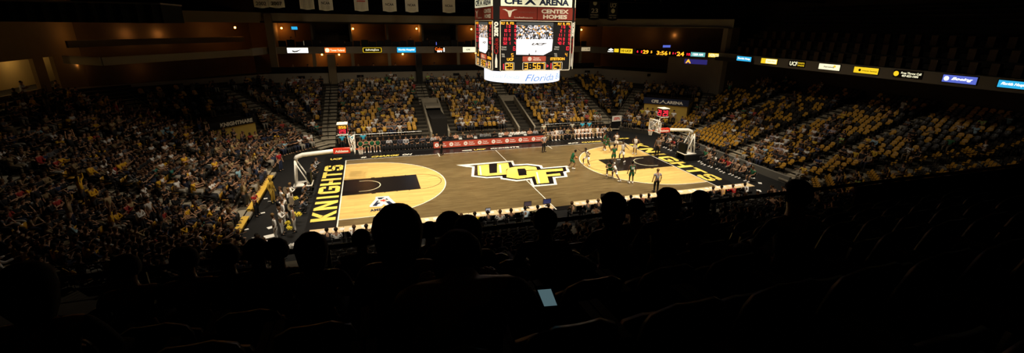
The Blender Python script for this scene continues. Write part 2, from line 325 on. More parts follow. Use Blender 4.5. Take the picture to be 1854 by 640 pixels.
# values ending in L override the left side
POSES = {
 'sit_lap': SIT, 'sit_lean': mk(SIT, spi=(0, .05, .71), che=(0, .16, .90), nek=(0, .27, 1.03), hd=(0, .33, 1.15), sh=(.18, .2, .96), el=(.24, .34, .70), wr=(.08, .50, .74)),
 'sit_cross': mk(SIT, el=(.25, .1, .78), wr=(-.06, .2, .84), wrL=(.05, .23, .80)), 'sit_clap': mk(SIT, el=(.24, .16, .80), wr=(.03, .38, .98)),
 'sit_phone': mk(SIT, hd=(.02, .09, 1.22), el=(.22, .12, .78), wr=(.06, .34, .88), elL=(-.25, .06, .76), wrL=(-.14, .3, .62)),
 'sit_point': mk(SIT, el=(.24, .2, .86), wr=(.25, .46, .92)), 'sit_table': mk(SIT, spi=(0, .03, .72), che=(0, .09, .93), nek=(0, .14, 1.09), hd=(0, .19, 1.21), sh=(.18, .1, 1.0), el=(.26, .25, .80), wr=(.14, .5, .80)),
 'stand': STAND, 'stand_cross': mk(STAND, el=(.26, .08, 1.18), wr=(-.05, .22, 1.22), wrL=(.05, .26, 1.18)), 'stand_clap': mk(STAND, el=(.24, .14, 1.2), wr=(.04, .38, 1.34)),
 'stand_up': mk(STAND, el=(.30, .1, 1.58), wr=(.26, .12, 1.86)), 'stand_hip': mk(STAND, el=(.36, -.06, 1.18), wr=(.17, .06, 1.0)),
 'defend': mk(STAND, pel=(0, -.1, .78), spi=(0, -.03, .94), che=(0, .08, 1.14), nek=(0, .16, 1.29), hd=(0, .22, 1.43), sh=(.19, .1, 1.22), el=(.42, .18, 1.08), wr=(.60, .32, 1.24), hip=(.11, -.1, .76), kn=(.26, .16, .46), an=(.34, 0, .09), to=(.40, .14, .04)),
 'run': mk(STAND, pel=(0, 0, .88), spi=(0, .04, 1.06), che=(0, .12, 1.28), nek=(0, .2, 1.44), hd=(0, .26, 1.58), sh=(.19, .12, 1.36), el=(.27, -.08, 1.14), wr=(.24, .08, .96), elL=(-.28, .26, 1.16), wrL=(-.2, .46, 1.26), hip=(.1, 0, .86), kn=(.12, .30, .60), an=(.12, .14, .22), to=(.13, .28, .14), hipL=(-.1, 0, .86), knL=(-.11, -.08, .46), anL=(-.12, -.34, .12), toL=(-.12, -.24, .03)),
 'dribble': mk(STAND, pel=(0, -.06, .84), spi=(0, .02, 1.0), che=(0, .12, 1.2), nek=(0, .21, 1.35), hd=(0, .27, 1.48), sh=(.19, .12, 1.28), el=(.28, .12, 1.02), wr=(.2, .38, .92), elL=(-.28, .1, 1.02), wrL=(-.16, .36, .95), hip=(.1, -.06, .82), kn=(.16, .2, .5), an=(.18, .02, .09), to=(.2, .17, .04), knL=(-.16, .0, .46), anL=(-.18, -.24, .10), toL=(-.2, -.1, .04)),
 'reach': mk(STAND, pel=(0, 0, .90), kn=(.2, .12, .5), an=(.28, 0, .09), to=(.32, .14, .04), el=(.42, .08, 1.36), wr=(.62, .18, 1.42), elL=(-.42, .08, 1.34), wrL=(-.62, .14, 1.30)),
 'lunge': mk(STAND, pel=(0, 0, .74), spi=(0, .06, .90), che=(0, .20, 1.08), nek=(0, .32, 1.20), hd=(0, .40, 1.31), sh=(.19, .24, 1.16), el=(.36, .36, 1.02), wr=(.42, .56, 1.08), hip=(.11, 0, .72), kn=(.22, .34, .50), an=(.26, .26, .09), to=(.3, .41, .04), hipL=(-.11, 0, .72), knL=(-.24, -.16, .42), anL=(-.36, -.44, .10), toL=(-.40, -.31, .04)),
 'crouch': mk(STAND, pel=(0, -.1, .34), spi=(0, -.02, .5), che=(0, .08, .70), nek=(0, .16, .85), hd=(0, .2, .98), sh=(.18, .1, .78), el=(.26, .24, .58), wr=(.12, .40, .66), hip=(.1, -.08, .34), kn=(.18, .30, .46), an=(.16, .06, .09), to=(.18, .21, .04)),
 'horn': mk(STAND, el=(.28, .16, 1.22), wr=(.1, .34, 1.36)),
}
def side(p, k, s): 
    if s > 0: return V3(p[k])
    if k+'L' in p: return V3(p[k+'L'])
    v = V3(p[k]); return V3((-v.x, v.y, v.z))
def body_nodes(p, fingers):
    N = []; E = []
    def nd(c, r): N.append((tuple(c), r)); return len(N)-1
    nek = V3(p['nek']); hd = V3(p['hd'])
    a = nd(p['pel'], .125); b = nd(p['spi'], .115); c = nd(p['che'], .13); d = nd(nek, .058); e = nd(nek.lerp(hd, .55)+V3((0, .01, 0)), .068); f = nd(hd, .088); g = nd(hd+V3((0, -.005, .075)), .062)
    E += [(a, b), (b, c), (c, d), (d, e), (e, f), (f, g)]
    for s in (1, -1):
        sh, el, wr, hip, kn, an, to = [side(p, k, s) for k in ('sh', 'el', 'wr', 'hip', 'kn', 'an', 'to')]
        i0 = nd(sh, .062); i1 = nd(sh.lerp(el, .5), .046); i2 = nd(el, .038); i3 = nd(el.lerp(wr, .4), .036); i4 = nd(wr, .024); dr = (wr-el).normalized(); i5 = nd(wr+dr*.06, .032)
        E += [(c, i0), (i0, i1), (i1, i2), (i2, i3), (i3, i4), (i4, i5)]
        if fingers:
            out = dr.cross(V3((0, 0, 1))); out = out.normalized() if out.length > .2 else V3((s, 0, 0)); dn = V3((0, 0, -1))
            for q, (o_, ln) in enumerate(((-.028, .062), (-.010, .075), (.010, .072), (.028, .056))):
                b0 = wr+dr*.085+out*o_; k1 = nd(b0+dr*ln*.5+dn*.006, .0095); k2 = nd(b0+dr*ln+dn*.022, .0085); E += [(i5, k1), (k1, k2)]
            k1 = nd(wr+dr*.06-out*.045*s, .011); k2 = nd(wr+dr*.095-out*.055*s+dn*.01, .0095); E += [(i5, k1), (k1, k2)]
        else:
            k1 = nd(wr+dr*.14, .018); E.append((i5, k1))
        j0 = nd(hip, .095); j1 = nd(hip.lerp(kn, .5), .080); j2 = nd(kn, .056); j3 = nd(kn.lerp(an, .35), .056); j4 = nd(an, .036); j5 = nd(to, .034)
        E += [(a, j0), (j0, j1), (j1, j2), (j2, j3), (j3, j4), (j4, j5)]
    return N, E
def shirt_nodes(p, sl):
    N = []; E = []
    def nd(c, r): N.append((tuple(c), r)); return len(N)-1
    a = nd(p['pel'], .148); b = nd(p['spi'], .138); c = nd(p['che'], .148); d = nd(V3(p['che']).lerp(V3(p['nek']), .75), .075); E += [(a, b), (b, c), (c, d)]
    for s in (1, -1):
        sh, el, wr = [side(p, k, s) for k in ('sh', 'el', 'wr')]
        i0 = nd(sh, .074); E.append((c, i0))
        if sl >= 1: i1 = nd(sh.lerp(el, .6), .060); E.append((i0, i1))
        if sl >= 2: i2 = nd(el, .052); i3 = nd(el.lerp(wr, .92), .040); E += [(i1, i2), (i2, i3)]
    return N, E
def pants_nodes(p, ln):
    N = []; E = []
    def nd(c, r): N.append((tuple(c), r)); return len(N)-1
    a = nd(V3(p['pel'])+V3((0, 0, .06)), .138); b = nd(V3(p['pel'])+V3((0, 0, -.02)), .142); E.append((a, b))
    for s in (1, -1):
        hip, kn, an = [side(p, k, s) for k in ('hip', 'kn', 'an')]
        j0 = nd(hip, .110); j1 = nd(hip.lerp(kn, .5), .098); j2 = nd(kn if ln else hip.lerp(kn, .85), .075 if ln else .095); E += [(b, j0), (j0, j1), (j1, j2)]
        if ln: j3 = nd(kn.lerp(an, .4), .068); j4 = nd(kn.lerp(an, .95), .058); E += [(j2, j3), (j3, j4)]
    return N, E
def hair_mesh(p, long_):
    hd = V3(p['hd']); mb = MB(); mb.ball(hd+V3((0, -.008, .03)), .112, CLOTH, 12, (.92, 1.02, 1.05)); vs = []
    for v in mb.v:
        q = V3(v)-hd
        if q.y > .01 and q.z < .045: q = q*.62
        elif q.z < -.05: q.z = -.05 if not long_ else q.z
        if long_ and q.z < .0 and q.y <= .01: q.z = q.z*2.3; q.y -= .01
        vs.append(tuple(q+hd))
    mb.v = vs; me = bpy.data.meshes.new('hair'); me.from_pydata(mb.v, [], mb.f); me.materials.append(CLOTH); me.polygons.foreach_set('use_smooth', [True]*len(mb.f)); return me
def shoe_mesh(p, n=8, sides=(1, -1)):
    mb = MB()
    for s in sides:
        an, to = side(p, 'an', s), side(p, 'to', s); d = (to-an); d.z = 0; d = d.normalized() if d.length > .01 else V3((0, 1, 0))
        base = V3((an.x, an.y, max(an.z-.04, .03)))
        mb.tube([base-d*.07, base-d*.02, base+d*.06, base+d*.13, base+d*.19], .048, CLOTH, n, .036); mb.tube([base+V3((0, 0, .02)), an+V3((0, 0, .05))], .05, CLOTH, n)
    me = bpy.data.meshes.new('shoes'); me.from_pydata(mb.v, [], mb.f); me.materials.append(CLOTH); me.polygons.foreach_set('use_smooth', [True]*len(mb.f)); return me
EYE = mat('eye_dark', (.02, .015, .01), .3)
_pm = {}
def pmesh(pose, kind):
    k = (pose, kind)
    if k in _pm: return _pm[k]
    p = POSES[pose]
    if kind == 'body':
        me = skin_mesh(*body_nodes(p, True), sub=1); me.materials.clear(); me.materials.append(SKIN); me.materials.append(EYE)
        # nose, ears, mouth and eyes joined on to the same mesh
        hd = V3(p['hd']); mb = MB(); mb.ball(hd+V3((0, .088, -.005)), .016, SKIN, 6, (.8, 1.3, 1.5))
        for s in (1, -1):
            mb.ball(hd+V3((s*.084, -.005, 0)), .022, SKIN, 6, (.4, .8, 1.3)); mb.ball(hd+V3((s*.032, .078, .022)), .010, EYE, 6, (1.2, .6, .8))
        mb.ball(hd+V3((0, .078, -.042)), .012, EYE, 6, (1.8, .5, .35))
        n0 = len(me.vertices); V = [tuple(v.co) for v in me.vertices]+mb.v; F_ = [tuple(q.vertices) for q in me.polygons]; nf = len(F_); F_ += [tuple(i+n0 for i in f) for f in mb.f]
        me2 = bpy.data.meshes.new('body'); me2.from_pydata(V, [], F_); me2.materials.append(SKIN); me2.materials.append(EYE); me2.polygons.foreach_set('material_index', [0]*nf+mb.m); me = me2
    elif kind.startswith('shirt'): me = skin_mesh(*shirt_nodes(p, int(kind[-1])), sub=1)
    elif kind.startswith('pants'): me = skin_mesh(*pants_nodes(p, int(kind[-1])), sub=1)
    elif kind == 'hair': me = hair_mesh(p, False)
    elif kind == 'longhair': me = hair_mesh(p, True)
    elif kind == 'shoeR': me = shoe_mesh(p, 8, (1,))
    elif kind == 'shoeL': me = shoe_mesh(p, 8, (-1,))
    if kind[:5] in ('shirt', 'pants'): me.materials.clear(); me.materials.append(CLOTH)
    me.polygons.foreach_set('use_smooth', [True]*len(me.polygons)); me.name = pose+'_'+kind
    _pm[k] = me; return me
SKINS = [(.40, .21, .12), (.45, .25, .15), (.32, .17, .09), (.17, .085, .045), (.10, .05, .028), (.42, .24, .14)]
HAIRS = [(.02, .012, .008), (.035, .02, .01), (.09, .045, .02), (.01, .008, .007), (.22, .13, .05)]
def person(loc, rz, pose, label, shirt=(.02, .02, .02), pants=(.015, .015, .02), sl=1, ln=1, skin=None, hair=None, long_=False, shoes=(.02, .02, .02), group=None, name='person', scale=1.0, cat='person', top='shirt', bottom='trousers', hs=1):
    r = empty(name, loc, rz, label, cat, group); r.scale = (scale*1.13, scale*1.04, scale)
    linked('body', pmesh(pose, 'body'), r, skin or random.choice(SKINS))
    linked(top, pmesh(pose, 'shirt%d' % sl), r, shirt); linked(bottom if ln else 'shorts', pmesh(pose, 'pants%d' % ln), r, pants)
    h_ = linked('hair', pmesh(pose, 'longhair' if long_ else 'hair'), r, hair or random.choice(HAIRS))
    if hs != 1: h_.scale = (hs,)*3; h_.location = V3(POSES[pose]['hd'])*(1-hs)
    linked('shoe', pmesh(pose, 'shoeR'), r, shoes); linked('shoe', pmesh(pose, 'shoeL'), r, shoes)
    return r
def face(loc, target): return math.atan2(-(target[0]-loc[0]), target[1]-loc[1])

# ------------------------------------------------------------------ seats
def seat_meshes():
    F = Fr((0, 0, 0), (1, 0, 0), (0, 0, 1))   # local: person faces +y, back of the seat at y<0
    def shell(cy0, z0, z1, w, tilt, th, n=6):
        mb = MB(); vs = []
        rows = 6
        for sgn in (0, 1):
            for j in range(rows+1):
                t = j/rows; z = z0+(z1-z0)*t; ww = w/2*(1 if t < .7 else math.sqrt(max(.12, 1-((t-.7)/.34)**2)))
                for i in range(n+1):
                    x = -ww+2*ww*i/n; vs.append((x, cy0-tilt*t-.04*(1-(x/(w/2))**2)+sgn*th, z))
        K = (rows+1)*(n+1); fs = []
        for j in range(rows):
            for i in range(n):
                a = j*(n+1)+i; fs.append((a, a+1, a+n+2, a+n+1)); fs.append((K+a+n+1, K+a+n+2, K+a+1, K+a))
        for j in range(rows):
            a = j*(n+1); fs.append((a, a+n+1, K+a+n+1, K+a)); a += n; fs.append((a+n+1, a, K+a, K+a+n+1))
        for i in range(n):
            fs.append((i+1, i, K+i, K+i+1)); a = rows*(n+1)+i; fs.append((a, a+1, K+a+1, K+a))
        mb.add(vs, fs, GOLDSEAT); return mb
    back = shell(-.20, .46, .85, .41, .10, .035)
    pan = shell(-.06, .40, .64, .38, .02, .05)      # tipped up
    fr = MB()
    for s in (-.245, .245):
        fr.bar((s, -.14, .0), (s, -.14, .62), .03, .05, BLACKM); fr.bar((s, -.2, .62), (s, .14, .60), .05, .03, BLACKM)
    fr.bar((-.245, -.14, .40), (.245, -.14, .40), .04, .04, BLACKM)
    low = MB(); low.boxf(F, -.22, .44, .20, .22, .84, .24, GOLDSEAT); low.boxf(F, -.2, .40, .05, .2, .70, .11, GOLDSEAT); low.boxf(F, -.25, 0, .12, -.22, .6, .16, BLACKM)
    return back, pan, fr, low
SB, SP, SF, SLOW = seat_meshes()
def asmesh(mb, name, smooth=True):
    o = mb.build(name, smooth=smooth); me = o.data; bpy.data.objects.remove(o); return me
SBm, SPm, SFm = asmesh(SB, 'backrest'), asmesh(SP, 'seat_pan'), asmesh(SF, 'frame', False)
GOLD = (.50, .26, .03); SEATK = (.03, .028, .025)
def seat(loc, rz, label, col=GOLD, group='empty gold seats'):
    r = empty('stadium_seat', loc, rz, label, 'seat', group)
    linked('backrest', SBm, r, col); linked('seat_pan', SPm, r, col); linked('frame', SFm, r)
    return r
# ------------------------------------------------------------------ aisles, portals, who sits where
def onplane(u, v, i, d, z=None):
    n, c = SIDES[i][1], SIDES[i][2]+d; r = _ray(u, v); t = (c-(n[0]*C0.x+n[1]*C0.y))/(n[0]*r.x+n[1]*r.y); return C0+r*t
AISLES = {'far': [(-1.9, .75), (9.0, .75), (19.5, .75), (30.6, .7)], 'left': [(11.6, .65), (3.0, .65)], 'right': [(13.8, .65), (6.0, .65), (-.5, .5)], 'nw': [(3.4, .7), (12.4, .7)], 'ne': [(-7.2, .7), (-16.4, .7)], 'se': [(24.0, .6), (31, .6)], 'sw': [(-6.5, .6)], 'near': [(4, .6), (13, .6), (22, .6)]}
PORT = {'far': [(9.4, 1.9, 0, 8.0), (19.4, 1.9, 0, 8.0)], 'nw': [(7.3, 2.7, 4.0, 8.8)], 'ne': [(-11.9, 3.0, 2.2, 8.6)]}
def along(i, x, y):
    nm, n, _ = SIDES[i]; 
    return x if nm in ('far', 'near') else y if nm in ('left', 'right') else {'nw': (x+y)*S2, 'ne': (y-x)*S2, 'se': (x+y)*S2, 'sw': (y-x)*S2}[nm]
def row_line(i, d): return corner(i-1, d), corner(i, d)
SIDEW = {'far': 'bench-side stand', 'ne': 'navy-sign corner stand', 'right': 'gold-seat end', 'se': 'front-railing corner stand', 'near': 'near stand', 'sw': 'barred-railing corner stand', 'left': 'band end', 'nw': 'black-banner corner stand'}
GOLDM = mat('gold_seat_plastic', (.50, .26, .03), .32, .5)
PAL_L = [((.012, .012, .014), 44), ((.03, .03, .035), 12), ((.72, .69, .64), 12), ((.66, .36, .02), 13), ((.20, .14, .07), 10), ((.09, .09, .095), 8), ((.02, .03, .07), 5), ((.03, .16, .13), 2), ((.30, .03, .025), 3), ((.25, .42, .50), 2), ((.38, .28, .14), 6)]
PAL_F = [((.015, .015, .018), 26), ((.60, .58, .55), 20), ((.10, .10, .11), 14), ((.60, .38, .04), 7), ((.30, .26, .30), 7), ((.22, .18, .12), 9), ((.03, .05, .12), 5), ((.04, .14, .07), 3), ((.40, .06, .05), 3), ((.28, .42, .52), 3), ((.35, .50, .15), 1)]
PAL_N = [((.006, .006, .007), 60), ((.02, .02, .02), 20), ((.05, .02, .02), 5), ((.25, .22, .18), 3)]  # near-black clothes, putting the near stand's darkness into colour
CNAME = {(.012, .012, .014): 'black', (.03, .03, .035): 'charcoal', (.72, .69, .64): 'white', (.66, .36, .02): 'gold', (.20, .14, .07): 'brown', (.09, .09, .095): 'grey', (.02, .03, .07): 'navy', (.03, .16, .13): 'teal', (.30, .03, .025): 'dark red', (.25, .42, .50): 'light blue', (.38, .28, .14): 'tan',
 (.015, .015, .018): 'black', (.60, .58, .55): 'white', (.10, .10, .11): 'grey', (.60, .38, .04): 'gold', (.30, .26, .30): 'mauve', (.22, .18, .12): 'olive', (.03, .05, .12): 'navy', (.04, .14, .07): 'green', (.40, .06, .05): 'red', (.28, .42, .52): 'pale blue', (.35, .50, .15): 'lime'}
def pick(pal):
    t = random.uniform(0, sum(w for _, w in pal))
    for c, w in pal:
        t -= w
        if t <= 0: return c
    return pal[0][0]
def occ(nm, k, al):
    if nm == 'left': return .88 if k < 12 else .68 if k < 16 else .3
    if nm == 'sw': return .88 if k < 16 else .6
    if nm == 'nw': return .9 if k < 8 else .55 if k < 11 else .15
    if nm == 'far': return (.78 if al < -2 else .50 if k < 8 else .30)
    if nm == 'ne': return .68 if k < 8 else .28
    if nm == 'right': return (.04 if k < 2 and al > 7 else .50 if al < 7 and k < 7 else .30 if k < 9 else .08)
    if nm == 'se': return .18 if k < 9 else .04
    return .08 if k < 4 else .2
PEOPLE = []; EMPTY_SEATS = []
WALLD_K = {'far': 17, 'nw': 19, 'ne': 14, 'right': 20, 'se': 20, 'left': 22, 'sw': 20, 'near': 18}
for i, (nm, n, c) in enumerate(SIDES):
    rz = math.atan2(n[0], -n[1])
    for k in range(WALLD_K[nm]):
        d0 = k*TD+.46
        (ax, ay), (bx, by) = row_line(i, d0); Ls = math.hypot(bx-ax, by-ay); tx, ty = (bx-ax)/Ls, (by-ay)/Ls
        cnt = int((Ls-1.0)/.53); off = (Ls-cnt*.53)/2; idx = 0
        for j in range(cnt+1):
            x, y = ax+tx*(off+j*.53), ay+ty*(off+j*.53); al = along(i, x, y)
            if any(abs(al-a) < w+.22 for a, w in AISLES.get(nm, ())): idx = 0; continue
            if any(abs(al-a) < hw+.2 and lo-.3 < d0 < hi+.3 for a, hw, lo, hi in PORT.get(nm, ())): idx = 0; continue
            if nm in ('near',) and (x < -1 or x > 34): continue
            if nm == 'sw' and y < -8.9+max(0, (-x-4))*0: continue
            if nm == 'far' and k == 0: continue
            blk = sum(1 for a, _ in AISLES.get(nm, ()) if al > a); z = Z0+k*TR; u, v, w = pix((x, y, z+.8))
            inv = -15 < u < 1869 and -15 < v < 655 and w > 0
            rec = dict(i=i, nm=nm, k=k, j=idx, blk=blk, x=x, y=y, z=z, rz=rz, w=w, inv=inv, u=u, v=v, al=al); idx += 1
            if not inv and random.random() < .5: continue
            dk = {'near': 1, 'nw': .8, 'left': .7, 'sw': .7}.get(nm, 0 if k < 4 else .10+.03*k); rec['dark'] = random.random() < min(dk, .62 if nm not in ('near', 'nw', 'left', 'sw') else 1)  # near seats all made black, so colour keeps that stand dark
            pe = random.random() < occ(nm, k, al)
            if not pe and ((nm == 'nw' and k >= 9) or (nm == 'left' and k >= 14)) and random.random() < .75: continue
            (PEOPLE if pe else EMPTY_SEATS).append(rec)
BLKN = {('left', 0): 'nearest block', ('left', 1): 'middle block', ('left', 2): 'far block', ('right', 0): 'nearest block', ('right', 1): 'second block', ('right', 2): 'third block', ('right', 3): 'far block'}
def where(r): 
    b = BLKN.get((r['nm'], r['blk'])) or ordn(r['blk'])+' block'
    return f"{SIDEW[r['nm']]}, {b}, {ordn(r['k'])} row up, {ordn(r['j'])} place"
NEARSIDE = ('near',)
def big(r): return r['inv'] and r['nm'] not in NEARSIDE and not (r['v'] > 520 and r['u'] > 120)
PEOPLE.sort(key=lambda r: r['w']); EMPTY_SEATS.sort(key=lambda r: r['w'])
solo = [r for r in PEOPLE if big(r) and r['nm'] in ('left', 'sw', 'nw')][:225]+[r for r in PEOPLE if big(r) and r['nm'] in ('right', 'se', 'far', 'ne')][:40]
for r in solo: r['solo'] = 1
SITP = ['sit_lap', 'sit_lean', 'sit_cross', 'sit_clap', 'sit_phone', 'sit_point']
for r in PEOPLE:
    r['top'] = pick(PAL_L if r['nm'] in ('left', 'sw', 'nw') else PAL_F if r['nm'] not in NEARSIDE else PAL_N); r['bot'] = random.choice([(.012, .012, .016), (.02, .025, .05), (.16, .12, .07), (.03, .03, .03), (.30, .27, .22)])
    r['skin'] = random.choice(SKINS); r['hair'] = random.choice(HAIRS[:4]); r['pose'] = random.choice(SITP) if random.random() > (.14 if r['nm'] in ('left', 'nw') and r['k'] < 9 else .03) else random.choice(['stand', 'stand_clap', 'stand_up', 'stand_cross'])
for r in PEOPLE:
    if r['nm'] == 'nw' and r['pose'].startswith('stand'): r['pose'] = 'sit_lap'
BOTN = {(.012, .012, .016): 'black', (.02, .025, .05): 'denim', (.16, .12, .07): 'khaki', (.03, .03, .03): 'dark', (.30, .27, .22): 'cream'}
for r in solo:
    st = r['pose'].startswith('stand'); sh = random.random() < .35
    person((r['x']-SIDES[r['i']][1][0]*(.3 if st else 0), r['y']-SIDES[r['i']][1][1]*(.3 if st else 0), r['z']), r['rz']+random.uniform(-.25, .25), r['pose'],
           f"{'standing' if st else 'seated'} spectator in {CNAME[r['top']]} shirt, {where(r)}", r['top'], r['bot'], sl=random.choice([1, 1, 2]), ln=0 if sh else 1, skin=r['skin'], hair=r['hair'], long_=random.random() < .4, group='spectators in the '+SIDEW[r['nm']], name='spectator', scale=random.uniform(.94, 1.04))
# the remaining spectators: one uncountable crowd
def lowbits(pose):
    p = POSES[pose]; bits = []
    for kind, me in ((0, skin_mesh(*body_nodes(p, False), sub=0)), (1, skin_mesh(*shirt_nodes(p, 1), sub=0)), (2, skin_mesh(*pants_nodes(p, 1), sub=0)), (3, None)):
        if me is None:
            mb = MB(); mb.ball(V3(p['hd'])+V3((0, -.02, .035)), .108, CLOTH, 8); vs = [tuple(v) for v in mb.v]; fs = mb.f
        else:
            vs = [tuple(v.co) for v in me.vertices]; fs = [tuple(q.vertices) for q in me.polygons]; bpy.data.meshes.remove(me)
        bits.append((np.array(vs, np.float32), fs, kind))
    V = np.concatenate([b[0] for b in bits]); K = np.concatenate([np.full(len(b[0]), b[2]) for b in bits]); F_ = []; o = 0
    for b in bits: F_ += [tuple(i+o for i in f) for f in b[1]]; o += len(b[0])
    ls = np.array([len(f) for f in F_], np.int32); lo = np.array([i for f in F_ for i in f], np.int32)
    return V, K, ls, lo
def mass(name, items, label, cat, mats_):
    """items: (V, matidx per face or None, loop sizes, loops, colours per vertex or None, x, y, z, rz, s)"""
    Vs = []; LS = []; LO = []; CO = []; MI = []; o = 0
    for V, mi_, ls, lo, co, x, y, z, rz, s in items:
        c, sn = math.cos(rz), math.sin(rz); q = np.empty_like(V); q[:, 0] = (V[:, 0]*c-V[:, 1]*sn)*s+x; q[:, 1] = (V[:, 0]*sn+V[:, 1]*c)*s+y; q[:, 2] = V[:, 2]*s+z
        Vs.append(q); LS.append(ls); LO.append(lo+o); o += len(V); CO.append(co); MI.append(mi_)
    V = np.concatenate(Vs); ls = np.concatenate(LS); lo = np.concatenate(LO); me = bpy.data.meshes.new(name)
    me.vertices.add(len(V)); me.vertices.foreach_set('co', V.ravel()); me.loops.add(len(lo)); me.loops.foreach_set('vertex_index', lo.astype(np.int32)); me.polygons.add(len(ls))
    st = np.concatenate([[0], np.cumsum(ls)[:-1]]).astype(np.int32); me.polygons.foreach_set('loop_start', st); me.polygons.foreach_set('use_smooth', np.ones(len(ls), bool))
    for m_ in mats_: me.materials.append(m_)
    if MI[0] is not None: me.polygons.foreach_set('material_index', np.concatenate(MI).astype(np.int32))
    if CO[0] is not None:
        a = me.color_attributes.new('Col', 'FLOAT_COLOR', 'POINT'); cc = np.ones((len(V), 4), np.float32); cc[:, :3] = np.concatenate(CO); a.data.foreach_set('color', cc.ravel())
    me.update(calc_edges=True); me.validate(); ob = bpy.data.objects.new(name, me); COL.objects.link(ob); return tag(ob, label, cat, kind='stuff')
LOW = {p: lowbits(p) for p in SITP+['stand', 'stand_clap', 'stand_up', 'stand_cross']}
items = []
for r in PEOPLE:
    if r.get('solo') or not r['inv']: continue
    V, K, ls, lo = LOW[r['pose']]; co = np.array([r['skin'], r['top'], r['bot'], r['hair']], np.float32)[K]; st = .3 if r['pose'].startswith('stand') else 0
    items.append((V, None, ls, lo, co, r['x']-SIDES[r['i']][1][0]*st, r['y']-SIDES[r['i']][1][1]*st, r['z'], r['rz']+random.uniform(-.3, .3), random.uniform(.93, 1.04)))
mass('spectator_crowd', items, 'crowd of small spectators filling the rest of the arena stands', 'crowd', [ATTR])
for r in [r for r in EMPTY_SEATS if big(r) and r['nm'] in ('right', 'se') and not (r['nm'] == 'se' and r['y'] < -9)][:225]+[r for r in EMPTY_SEATS if big(r) and r['nm'] == 'far'][:40]:
    r['solo'] = 1; seat((r['x'], r['y'], r['z']), r['rz'], f"empty {'black' if r['dark'] else 'gold'} seat, {where(r)}", col=SEATK if r['dark'] else GOLD, group='empty gold seats in the '+SIDEW[r['nm']])
def seatbits():
    V = []; F_ = []; mi_ = []
    for mb in (SB, SP): o = len(V); V += mb.v; F_ += [tuple(i+o for i in f) for f in mb.f]; mi_ += [0]*len(mb.f)
    b = MB(); b.boxf(FZ, -.25, -.24, 0, -.22, .05, .6, BLACKM); o = len(V); V += b.v; F_ += [tuple(i+o for i in f) for f in b.f]; mi_ += [1]*len(b.f)
    return np.array(V, np.float32), np.array(mi_), np.array([len(f) for f in F_], np.int32), np.array([i for f in F_ for i in f], np.int32)
sv, smi, sls, slo = seatbits()
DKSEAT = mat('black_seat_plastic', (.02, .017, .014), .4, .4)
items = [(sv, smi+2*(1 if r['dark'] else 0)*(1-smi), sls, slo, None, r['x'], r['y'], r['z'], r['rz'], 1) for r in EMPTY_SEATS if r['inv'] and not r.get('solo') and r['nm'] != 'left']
mass('seat_rows', items, 'rows of empty gold and black folding seats in the farther stands', 'seats', [GOLDM, BLACKM, DKSEAT])
lowv = MB(); lowv.box(-.2, -.16, .36, .2, .2, .40, GOLDM); lowv.box(-.2, -.26, .43, .2, -.22, .78, GOLDM); lowv.box(-.2, -.14, 0, .2, -.1, .38, BLACKM)
lb = (np.array(lowv.v, np.float32), np.array(lowv.m), np.array([4]*len(lowv.f), np.int32), np.array([i for f in lowv.f for i in f], np.int32))
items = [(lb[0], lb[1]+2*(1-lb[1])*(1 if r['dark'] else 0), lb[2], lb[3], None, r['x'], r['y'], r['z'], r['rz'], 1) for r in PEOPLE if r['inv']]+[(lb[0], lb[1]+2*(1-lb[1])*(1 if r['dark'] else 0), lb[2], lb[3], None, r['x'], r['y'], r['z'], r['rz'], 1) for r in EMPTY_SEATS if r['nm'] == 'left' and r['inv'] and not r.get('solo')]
mass('occupied_seat_rows', items, 'folded-down gold and black seats beneath the seated spectators', 'seats', [GOLDM, BLACKM, DKSEAT])

# aisle steps, handrails
def sidefr(i, al, d, z):
    nm, n, c = SIDES[i]; c += d
    if nm == 'far': o = (al, c)
    elif nm == 'near': o = (al, -c)
    elif nm == 'left': o = (-c, al)
    elif nm == 'right': o = (c, al)
    elif nm == 'nw': o = (al*S2-c*S2, al*S2+c*S2)
    elif nm == 'ne': o = (c*S2-al*S2, c*S2+al*S2)
    elif nm == 'se': o = (al*S2+c*S2, al*S2-c*S2)
    else: o = (-c*S2-al*S2, -c*S2+al*S2)
    return Fr((*o, z), (n[1], -n[0], 0) if False else (-n[1], n[0], 0), (-n[0]*-1, -n[1]*-1, 0))
